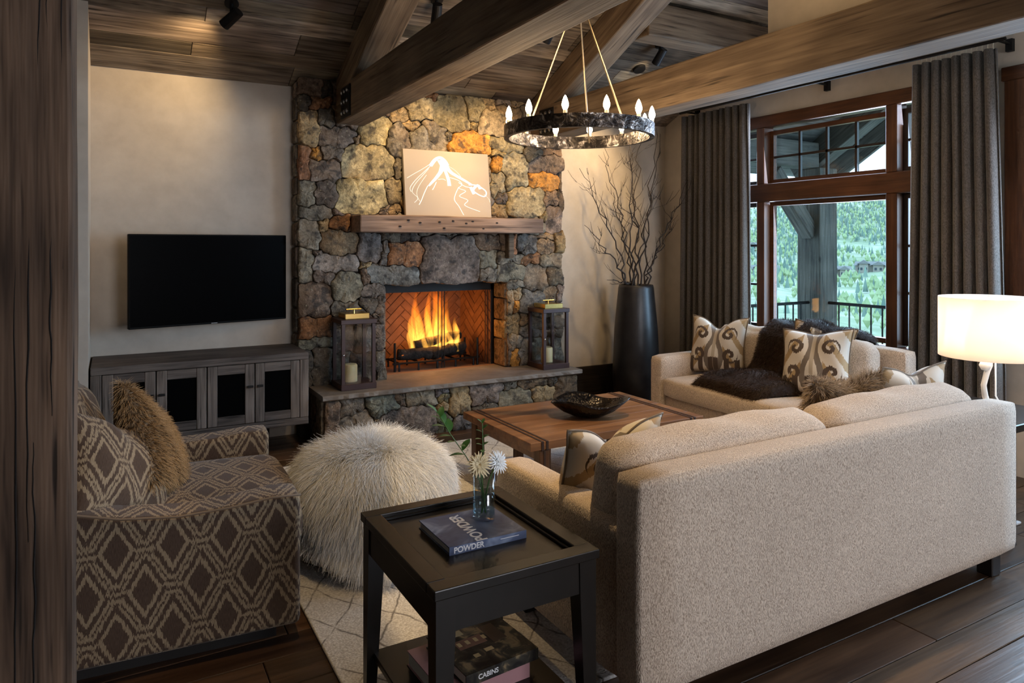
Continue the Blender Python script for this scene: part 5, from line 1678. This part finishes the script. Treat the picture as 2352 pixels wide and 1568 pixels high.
for k, (r, z) in enumerate(prof):
    for i in range(n):
        a = 2 * PI * i / n
        wv = z / 0.103
        rr_ = r * (1 + 0.10 * wv * math.cos(2 * a + 0.4) + 0.05 * wv * math.cos(3 * a + 1))
        vs.append((rr_ * math.cos(a), rr_ * 0.8 * math.sin(a), z + 0.018 * wv * math.cos(3 * a + 0.7)))
for k in range(len(prof) - 1):
    for i in range(n):
        i2 = (i + 1) % n
        fs.append((k * n + i, k * n + i2, (k + 1) * n + i2, (k + 1) * n + i))
fs.append(tuple(range(n))[::-1])
bw = mesh_obj('bronze_bowl', vs, fs, mk_bowl(), None, True, (2.61, 3.63, 0.423), (0, 0, math.radians(-25)))
tag(bw, 'dark hammered bowl with a wavy rim on the coffee table', 'bowl')
# ---------------------------------------------------------------- sheepskin ottoman
ot = thing('sheepskin_ottoman', 'round ottoman covered in long white sheepskin on the rug', 'ottoman', (1.11, 3.36, 0.014))
vs, fs = [], []
n, m = 36, 16
for j in range(m + 1):
    f = j / m
    ph = PI / 2 * (1 - f * 1.25)                       # dome, tucked in underneath
    for i in range(n):
        a = 2 * PI * i / n
        r = 0.385 * math.cos(ph) ** 0.85 if math.cos(ph) > 0 else 0
        z = 0.30 + 0.225 * math.sin(ph) if ph > 0 else 0.30 + 0.34 * math.sin(ph)
        vs.append((r * math.cos(a), r * math.sin(a), z))
for j in range(m):
    for i in range(n):
        i2 = (i + 1) % n
        fs.append((j * n + i, (j + 1) * n + i, (j + 1) * n + i2, j * n + i2))
fs.append(tuple(m * n + i for i in range(n)))
cu = mesh_obj('cushion', vs, fs, plain('sheepskin_hide', (0.80, 0.74, 0.64), 0.95), ot, True)
M_WOOL = mk_hair('sheepskin_wool', (0.92, 0.89, 0.84), (0.985, 0.98, 0.97), 0.8)
fur(ot, cu, 66000, 0.10, M_WOOL, 0.0009, 0.55, (0, 0, 0.0), 3, 7, 0.26, lambda P: (0.85 + 0.10 * np.clip((0.47 - P[:, 2]) / 0.2, 0, 1)) * (1 + 1.15 * np.exp(-((np.arctan2(P[:, 1], P[:, 0]) + 1.87) / 0.42) ** 2) * np.clip((0.42 - P[:, 2]) / 0.12, 0, 1)), None, 0.62)
M_OLEG = wood('ottoman_leg', (0.05, 0.026, 0.014), (0.15, 0.08, 0.045), 2, 0.5, 1.0, knots=False)
for a in (0.7, 2.3, 3.85, 5.4):
    c, s_ = math.cos(a), math.sin(a)
    MB().tube([(0.20 * c, 0.20 * s_, 0.26), (0.26 * c, 0.26 * s_, 0.12), (0.30 * c, 0.30 * s_, 0.04), (0.325 * c, 0.325 * s_, 0.0)], [0.028, 0.020, 0.015, 0.022], 8).build('leg', M_OLEG, ot, True)

# ---------------------------------------------------------------- armchair
ac = thing('patterned_armchair', 'wide brown and cream lattice-patterned armchair behind the post', 'armchair', (0.62, 2.72, 0), math.radians(-4))
def prism(name, prof, y0, y1, mat, parent, bev=0.03, seg=3, axis='y'):
    """outline in x-z pulled along y, edges rounded"""
    bm = bmesh.new()
    n = len(prof)
    A = [bm.verts.new((x, y0, z)) for x, z in prof]
    B = [bm.verts.new((x, y1, z)) for x, z in prof]
    bm.faces.new(A[::-1]) if False else bm.faces.new(A)
    bm.faces.new(B[::-1])
    for i in range(n):
        bm.faces.new((A[i], B[i], B[(i + 1) % n], A[(i + 1) % n]))
    bmesh.ops.recalc_face_normals(bm, faces=bm.faces[:])
    ed = [e for e in bm.edges if len(e.link_faces) == 2 and e.calc_face_angle() > 0.6]
    bmesh.ops.bevel(bm, geom=ed, offset=bev, segments=seg, profile=0.5, affect='EDGES')
    me = bpy.data.meshes.new(name)
    bm.to_mesh(me); bm.free()
    for p in me.polygons: p.use_smooth = len(p.vertices) <= 4 and p.area < 0.02
    me.materials.append(mat)
    o = bpy.data.objects.new(name, me)
    link(o, parent)
    return box_uv(o)
Wd = 1.17
armp = [(0.0, 0.065), (0.0, 0.555), (-0.10, 0.560), (-0.25, 0.545), (-0.42, 0.540), (-0.60, 0.560), (-0.75, 0.60), (-0.92, 0.66), (-1.02, 0.69), (-1.02, 0.065)]
prism('arm', armp, 0.0, 0.165, M_WEAVE, ac, 0.022)
prism('arm', [(x * .98, z) for x, z in armp], Wd - 0.165, Wd, M_WEAVE, ac, 0.022)
prism('back', [(-0.80, 0.065), (-0.86, 0.80), (-0.98, 0.82), (-1.06, 0.78), (-1.03, 0.065)], 0.10, Wd - 0.10, M_WEAVE, ac, 0.03)
box_uv(soft_box('seat_base', (-0.88, 0.15, 0.065), (-0.015, Wd - 0.15, 0.28), M_WEAVE, ac, 0.02, 0.0, 8))
box_uv(soft_box('seat_cushion', (-0.84, 0.168, 0.275), (0.035, Wd - 0.168, 0.455), M_WEAVE, ac, 0.06, 0.03, 14, 4))
MB().box((-0.95, 0.08, 0.0), (-0.08, Wd - 0.08, 0.068)).build('plinth', plain('plinth_dark', (0.008, 0.006, 0.005), 0.7), ac)
M_WPIPE = plain('weave_piping', (0.17, 0.12, 0.08), 0.8)
MB().tube([(x + (0.0 if 0 < i < 9 else 0), -0.002, z) for i, (x, z) in enumerate(armp[1:9])], 0.005, 6).build('piping', M_WPIPE, ac, True)

# cushions on it, patterned in the same weave
def weave_pillow(label, loc, rot, w_, h_, t, seed):
    r, c = pillow('weave_pillow', label, loc, rot, w_, h_, t, M_WEAVE, 'armchair pillows', 0.03, M_WPIPE, seed, 0.06)
    uv = c.data.uv_layers['UVMap']
    for l in uv.data: l.uv = (l.uv[0] * w_ * 0.5, l.uv[1] * h_ * 0.5)
    return r
weave_pillow('lattice-patterned pillow propped against the near arm of the armchair', (0.03, 2.98, 0.45), (math.radians(-24), math.radians(24), math.radians(50)), 0.54, 0.42, 0.19, 11)
weave_pillow('lattice-patterned pillow at the back of the armchair, behind the fur one', (-0.06, 3.40, 0.47), (math.radians(-14), math.radians(8), math.radians(84)), 0.54, 0.47, 0.18, 12)
rt_, cvr = pillow('fur_pillow', 'golden brown fur pillow in the middle of the armchair', (0.20, 3.24, 0.455), (math.radians(-24), math.radians(30), math.radians(70)), 0.48, 0.46, 0.14, M_PELT, 'fur pillows', 0.05, None, 13)
fur(rt_, cvr, 12000, 0.042, M_FUR_T, 0.0012, 0.6, (0.1, 0, -0.35), 8)

# ---------------------------------------------------------------- end table, books, flowers
def mk_ebony():
    t = NT('black_lacquer')
    v = t.coords('Object')
    n = t.noise(v, 8, 2)
    t.col(t.ramp(n, [(0.3, (0.005, 0.004, 0.003)), (0.7, (0.011, 0.008, 0.006))]))
    t.set(Roughness=0.30, Specular_IOR_Level=0.35)
    return t.m
M_EB = mk_ebony()
et = thing('end_table', 'black lacquered end table with a tray top and lower shelf', 'table', (0.99, 2.005, 0.0))
ex, ey, ez = 0.265, 0.315, 0.60
fw = 0.055
box('top_frame', (-ex, -ey, ez - 0.028), (ex, -ey + fw, ez), M_EB, et, 0.003, 2)
box('top_frame', (-ex, ey - fw, ez - 0.028), (ex, ey, ez), M_EB, et, 0.003, 2)
box('top_frame', (-ex, -ey + fw, ez - 0.028), (-ex + fw, ey - fw, ez), M_EB, et, 0.003, 2)
box('top_frame', (ex - fw, -ey + fw, ez - 0.028), (ex, ey - fw, ez), M_EB, et, 0.003, 2)
box('tray_panel', (-ex + fw, -ey + fw, ez - 0.04), (ex - fw, ey - fw, ez - 0.022), M_EB, et)
for (a, b) in (((-ex + fw, -ey + fw), (ex - fw, -ey + fw + .008)), ((-ex + fw, ey - fw - .008), (ex - fw, ey - fw)), ((-ex + fw, -ey + fw), (-ex + fw + .008, ey - fw)), ((ex - fw - .008, -ey + fw), (ex - fw, ey - fw))):
    box('inner_bead', (a[0], a[1], ez - 0.022), (b[0], b[1], ez - 0.012), M_EB, et, 0.002, 1)
ap = 0.095
box('apron', (-ex + .012, -ey + .012, ez - 0.028 - ap), (ex - .012, -ey + .030, ez - 0.028), M_EB, et)
box('apron', (-ex + .012, ey - .030, ez - 0.028 - ap), (ex - .012, ey - .012, ez - 0.028), M_EB, et)
box('apron', (-ex + .012, -ey + .030, ez - 0.028 - ap), (-ex + .030, ey - .030, ez - 0.028), M_EB, et)
box('apron', (ex - .030, -ey + .030, ez - 0.028 - ap), (ex - .012, ey - .030, ez - 0.028), M_EB, et)
for sx in (-1, 1):
    for sy in (-1, 1):
        x0, y0 = sx * (ex - 0.008), sy * (ey - 0.008)
        vs = []
        for z, w_ in ((ez - 0.03, 0.058), (ez - 0.13, 0.056), (0.0, 0.034)):
            for (a, b) in ((0, 0), (1, 0), (1, 1), (0, 1)):
                vs.append((x0 - sx * w_ * a, y0 - sy * w_ * b, z))
        fs = [(0, 1, 2, 3), (11, 10, 9, 8)] + [(L * 4 + k, L * 4 + (k + 1) % 4, (L + 1) * 4 + (k + 1) % 4, (L + 1) * 4 + k) for L in range(2) for k in range(4)]
        o = mesh_obj('leg', vs, fs, M_EB, et)
        bm = bmesh.new(); bm.from_mesh(o.data); bmesh.ops.recalc_face_normals(bm, faces=bm.faces[:]); bm.to_mesh(o.data); bm.free()
box('shelf', (-ex + 0.03, -ey + 0.03, 0.118), (ex - 0.03, ey - 0.03, 0.140), M_EB, et, 0.003, 1)

def text_mesh(name, body, size, mat, parent, loc, rot, depth=0.0004, bold=0.0):
    cu_ = bpy.data.curves.new(name, 'FONT')
    cu_.body, cu_.size, cu_.extrude, cu_.offset = body, size, depth, bold
    cu_.align_x, cu_.align_y = 'CENTER', 'CENTER'
    tmp = bpy.data.objects.new(name, cu_)
    COL.objects.link(tmp)
    dg = bpy.context.evaluated_depsgraph_get()
    me = bpy.data.meshes.new_from_object(tmp.evaluated_get(dg))
    bpy.data.objects.remove(tmp)
    me.materials.clear(); me.materials.append(mat)
    o = bpy.data.objects.new(name, me)
    link(o, parent)
    o.location, o.rotation_euler = loc, rot
    return o
M_INK = plain('white_ink', (0.80, 0.80, 0.82), 0.5)
M_PAGE = plain('book_pages', (0.68, 0.64, 0.57), 0.9)
def book(label, loc, rz, w_, d, t, cover, group=None):
    """spine along local x at the front (-y)"""
    r = thing('book', label, 'book', loc, rz, group)
    c = MB().box((-w_ / 2, -d / 2, 0), (w_ / 2, d / 2, 0.0035)).box((-w_ / 2, -d / 2, t - 0.0035), (w_ / 2, d / 2, t)).box((-w_ / 2, -d / 2 - 0.003, 0), (w_ / 2, -d / 2 + .001, t)).build('cover', cover, r)
    box('pages', (-w_ / 2 + .004, -d / 2 + .002, 0.0035), (w_ / 2 - .004, d / 2 - .004, t - 0.0035), M_PAGE, r)
    return r
def mk_cover(name, stops, scale):
    t = NT(name)
    v = t.coords('Object')
    nn = t.noise(v, scale, 3, 0.6, 0.8)
    t.col(t.ramp(nn, stops))
    t.set(Roughness=0.5, Specular_IOR_Level=0.3)
    return t.m
bk = book('blue-grey picture book with white title lying on the end table', (1.0, 2.03, ez - 0.0218), 0, 0.265, 0.235, 0.025, mk_cover('powder_cover', [(0.35, (0.05, 0.065, 0.13)), (0.55, (0.10, 0.13, 0.225)), (0.72, (0.30, 0.37, 0.52))], 7))
text_mesh('cover_title', 'POWDER', 0.052, M_INK, bk, (-0.020, -0.012, 0.0252), (0, 0, PI / 2), 0.0002, 0.0012)
text_mesh('spine_title', 'POWDER', 0.024, M_INK, bk, (-0.068, -0.1212, 0.0122), (PI / 2, 0, 0), 0.0002, 0.0006)
box('author_line', (0.04, -0.1210, 0.014), (0.105, -0.1206, 0.0158), M_INK, bk)
b2 = book('thick pale book with a pink cover at the bottom of the shelf stack', (0.985, 2.03, 0.1405), math.radians(3), 0.30, 0.26, 0.048, plain('pink_cover', (0.42, 0.22, 0.235), 0.5))
b3 = book('dark book titled on its spine, on top of the pink one', (1.03, 2.02, 0.189), math.radians(5), 0.265, 0.25, 0.036, mk_cover('cabins_cover', [(0.40, (0.012, 0.010, 0.010)), (0.55, (0.05, 0.045, 0.035)), (0.66, (0.30, 0.22, 0.12))], 16))
text_mesh('spine_title', 'CABINS', 0.021, M_INK, b3, (-0.055, -0.1287, 0.018), (PI / 2, 0, 0), 0.0002, 0.0005)
# small house picture on the dark book's cover
for (x, y, sx_, sy_, c) in ((-0.03, 0.02, 0.10, 0.05, (0.20, 0.10, 0.07)), (-0.05, 0.085, 0.05, 0.03, (0.42, 0.36, 0.22)), (0.0, -0.045, 0.03, 0.018, (0.55, 0.42, 0.22)), (-0.05, -0.055, 0.02, 0.018, (0.55, 0.42, 0.22)), (0.06, 0.03, 0.05, 0.10, (0.07, 0.04, 0.025))):
    box('cover_print', (x - sx_ / 2, y - sy_ / 2, 0.0361), (x + sx_ / 2, y + sy_ / 2, 0.0364), plain('print', c, 0.5), b3)
for i in range(4):
    box('cover_print', (-0.075 + i * 0.03, 0.012, 0.0365), (-0.062 + i * 0.03, 0.034, 0.0367), bpy.data.materials['print.002'], b3)

GX, GY, GZ = 1.062, 2.065, ez - 0.0218 + 0.0252
gv = thing('glass_vase', 'clear glass cylinder vase half filled with water standing on the book', 'vase', (GX, GY, GZ))
def mk_clear(name, ior, tint=(1, 1, 1)):
    t = NT(name)
    t.col(tint)
    t.set(Roughness=0.0, Transmission_Weight=1.0, IOR=ior)
    return t.m
MB().lathe([(0.0, 0), (0.037, 0), (0.0375, 0.004), (0.0375, 0.155), (0.0345, 0.155), (0.0345, 0.012), (0.0, 0.010)], 32).build('glass', mk_glass('vase_glass', (0.90, 0.94, 0.95), 0.10), gv, True)
MB().lathe([(0.0, 0.0115), (0.0338, 0.0125), (0.0338, 0.085), (0.0, 0.085)], 28).build('water', mk_glass('vase_water', (0.80, 0.88, 0.90), 0.06), gv, True)
M_STEM = plain('green_stem', (0.09, 0.17, 0.035), 0.5)
M_LEAF = plain('green_leaf', (0.045, 0.155, 0.030), 0.45)
def petal_mesh(L, W):
    vs, fs = [], []
    for i in range(5):
        f = i / 4
        ww = W * math.sin(PI * min(1, 0.12 + f * 0.82)) ** 0.7
        zz = 0.010 * math.sin(f * 2.4) - 0.004 * f * f
        vs += [(-ww, f * L, zz), (0, f * L, zz - 0.0015), (ww, f * L, zz)]
    for i in range(4):
        for k in range(2):
            fs.append((i * 3 + k, i * 3 + k + 1, (i + 1) * 3 + k + 1, (i + 1) * 3 + k))
    return vs, fs
def gerbera(label, head, face, petal, seed, base):
    q = random.Random(seed)
    r = thing('gerbera', label, 'flower', (GX, GY, GZ), 0, 'gerbera flowers')
    hd = Vector(head)
    pts = [Vector(base), Vector(base).lerp(hd, .5) + Vector((0, 0, 0.02)), hd]
    MB().tube(pts, 0.0028, 8).build('stem', M_STEM, r, True)
    fl_ = thing('flower_head'); fl_.parent = r
    fl_.location = hd
    fl_.rotation_euler = Vector(face).to_track_quat('Z', 'Y').to_euler()
    src = None
    for ringi, (cnt, L, lift) in enumerate(((22, 0.043, 0.10), (20, 0.036, 0.35), (16, 0.022, 0.75))):
        for i in range(cnt):
            a = 2 * PI * (i + .5 * ringi) / cnt + q.uniform(-.05, .05)
            if src is None:
                v_, f_ = petal_mesh(0.043, 0.0036)
                src = mesh_obj('petal', v_, f_, petal, fl_, True)
                o = src
            else:
                o = share('petal', src, fl_)
            o.rotation_euler = Euler((lift + q.uniform(-.1, .1), 0, a), 'XYZ')
            o.scale = (1, L / 0.043 * q.uniform(.9, 1.08), 1)
            o.location = (0, 0, 0.001 * ringi)
    MB().lathe([(0.0085, 0.0), (0.0085, 0.006), (0.005, 0.009), (0, 0.0095)], 14).build('flower_centre', plain('gerbera_centre', (0.36, 0.33, 0.10), 0.8) if 'gerbera_centre' not in bpy.data.materials else bpy.data.materials['gerbera_centre'], fl_, True)
gerbera('cream gerbera flower facing the camera, left one in the glass vase', (-0.028, -0.018, 0.180), (-0.25, -0.85, 0.45), plain('cream_petal', (0.86, 0.74, 0.48), 0.6), 1, (0.006, 0.0, 0.015))
gerbera('white gerbera flower, right one in the glass vase', (0.042, -0.005, 0.176), (0.30, -0.85, 0.35), plain('white_petal', (0.88, 0.88, 0.86), 0.6), 2, (-0.006, 0.004, 0.015))
def sprig(label, pts, leaves, seed):
    q = random.Random(seed)
    r = thing('leafy_sprig', label, 'sprig', (GX, GY, GZ), 0, 'green sprigs in the glass vase')
    P = [Vector(p) for p in pts]
    MB().tube(P, [0.0022 - 0.0012 * i / len(P) for i in range(len(P))], 6).build('stem', M_STEM, r, True)
    lv, lf = [], []
    for i in range(6):
        f = i / 5
        ww = 0.28 * math.sin(PI * f) ** 0.8
        lv += [(-ww, f, 0.10 * math.sin(PI * f)), (0, f, 0.0 + 0.06 * math.sin(PI * f)), (ww, f, 0.10 * math.sin(PI * f))]
    for i in range(5):
        for k in range(2):
            lf.append((i * 3 + k, i * 3 + k + 1, (i + 1) * 3 + k + 1, (i + 1) * 3 + k))
    src = None
    for (f, L, az, el) in leaves:
        k = f * (len(P) - 1); i = min(int(k), len(P) - 2)
        p = P[i].lerp(P[i + 1], k - i)
        d = Vector((math.cos(az) * math.cos(el), math.sin(az) * math.cos(el), math.sin(el)))
        if src is None:
            src = mesh_obj('leaf', lv, lf, M_LEAF, r, True); o = src
        else: o = share('leaf', src, r)
        o.location = p
        o.rotation_euler = d.to_track_quat('Y', 'Z').to_euler()
        o.scale = (L, L, L)
sprig('tall leafy green sprig leaning left out of the glass vase', [(0.01, 0.01, 0.015), (-0.01, 0.01, 0.12), (-0.05, 0.03, 0.20), (-0.095, 0.06, 0.275), (-0.125, 0.08, 0.335)],
      [(0.52, 0.055, 2.6, -0.1), (0.56, 0.05, 0.4, 0.7), (0.66, 0.036, 3.4, 0.1), (0.72, 0.045, 2.9, 0.05), (0.76, 0.05, 1.3, 1.0), (0.84, 0.05, 3.0, 0.15), (0.88, 0.045, 1.6, 1.0), (0.93, 0.042, 2.9, 0.4), (1.0, 0.055, 2.7, 0.75), (0.97, 0.04, 0.9, 0.9), (0.62, 0.034, 5.0, 0.1)], 1)
sprig('small dark green sprig standing up behind the gerberas', [(0.0, 0.015, 0.015), (0.005, 0.02, 0.14), (0.012, 0.03, 0.22), (0.012, 0.035, 0.30)],
      [(0.70, 0.026, 3.0, 0.3), (0.70, 0.026, 0.2, 0.3), (0.78, 0.030, 3.2, 0.2), (0.80, 0.028, 0.1, 0.3), (0.88, 0.026, 3.0, 0.4), (0.92, 0.026, 0.2, 0.5), (1.0, 0.024, 2.6, 0.7), (1.0, 0.020, 0.6, 0.8), (0.64, 0.03, 4.2, 0.0)], 2)

# ---------------------------------------------------------------- lamp on a corner table behind the long sofa
LX, LY = 4.16, 2.07
lt = thing('lamp_table', 'dark side table behind the sofa end, carrying the lamp', 'table', (LX, LY, 0))
box('top', (-0.28, -0.25, 0.56), (0.28, 0.25, 0.60), M_EB, lt, 0.004, 1)
for sx in (-1, 1):
    for sy in (-1, 1):
        box('leg', (sx * 0.25 - .022, sy * 0.22 - .022, 0), (sx * 0.25 + .022, sy * 0.22 + .022, 0.56), M_EB, lt)
lp = thing('table_lamp', 'white table lamp with a glowing drum shade behind the sofa', 'lamp', (LX, LY, 0.60))
def mk_shade():
    t = NT('lamp_shade_linen')
    t.col((0.90, 0.86, 0.80))
    t.set(Roughness=0.9)
    tl = t.n('ShaderNodeBsdfTranslucent'); tl.inputs[0].default_value = (0.93, 0.84, 0.76, 1)
    mx = t.n('ShaderNodeMixShader'); mx.inputs[0].default_value = 0.6
    t.l(t.b.outputs[0], mx.inputs[1]); t.l(tl.outputs[0], mx.inputs[2])
    t.l(mx.outputs[0], t.out.inputs['Surface'])
    return t.m
M_SHADE = mk_shade()
sh_z0, sh_z1, sh_r = 0.290, 0.615, 0.238
sh = MB().lathe([(sh_r, sh_z0), (sh_r, sh_z1), (sh_r - .003, sh_z1), (sh_r - .003, sh_z0), (sh_r, sh_z0)], 64, (0, 0, 0), False).build('lamp_shade', M_SHADE, lp, True)
MB().lathe([(sh_r - .004, sh_z1 - 0.006), (0.0, sh_z1 - 0.006)], 48, (0, 0, 0), False).build('top_diffuser', M_SHADE, lp)
MB().lathe([(0.012, sh_z1 - .006), (0.012, sh_z1 + 0.006), (0, sh_z1 + 0.008)], 12).build('finial', M_CHROME, lp)
M_CER = plain('white_ceramic', (0.80, 0.78, 0.75), 0.2)
MB().lathe([(0.10, 0), (0.105, 0.012), (0.03, 0.022), (0.0, 0.022)], 24).build('base', M_CER, lp, True)
MB().tube([(0.0, 0, 0.02), (-0.035, 0, 0.08), (-0.05, 0, 0.14), (-0.015, 0, 0.21), (-0.012, 0, 0.245), (0.0, 0, 0.27), (0, 0, 0.42)], [0.016, 0.015, 0.014, 0.015, 0.026, 0.020, 0.008], 12).build('body', M_CER, lp, True)
MB().lathe([(0, -0.030), (0.018, -0.024), (0.030, 0), (0.018, 0.024), (0, 0.030)], 16).build('knob', M_CER, lp, True, (-0.035, 0.0, 0.245))
MB().tube([(0.03, -0.02, 0.30), (0.032, -0.02, 0.18), (0.012, -0.03, 0.08), (0.03, -0.06, 0.01)], 0.004, 6).build('cord', plain('white_cord', (0.8, 0.78, 0.74), 0.5), lp, True)
bd = bpy.data.lights.new('lamp_bulb', 'POINT')
bd.energy, bd.color, bd.shadow_soft_size = 12, (1.0, 0.80, 0.60), 0.05
bo = bpy.data.objects.new('lamp_bulb', bd); link(bo, lp); bo.location = (0, 0, 0.45)
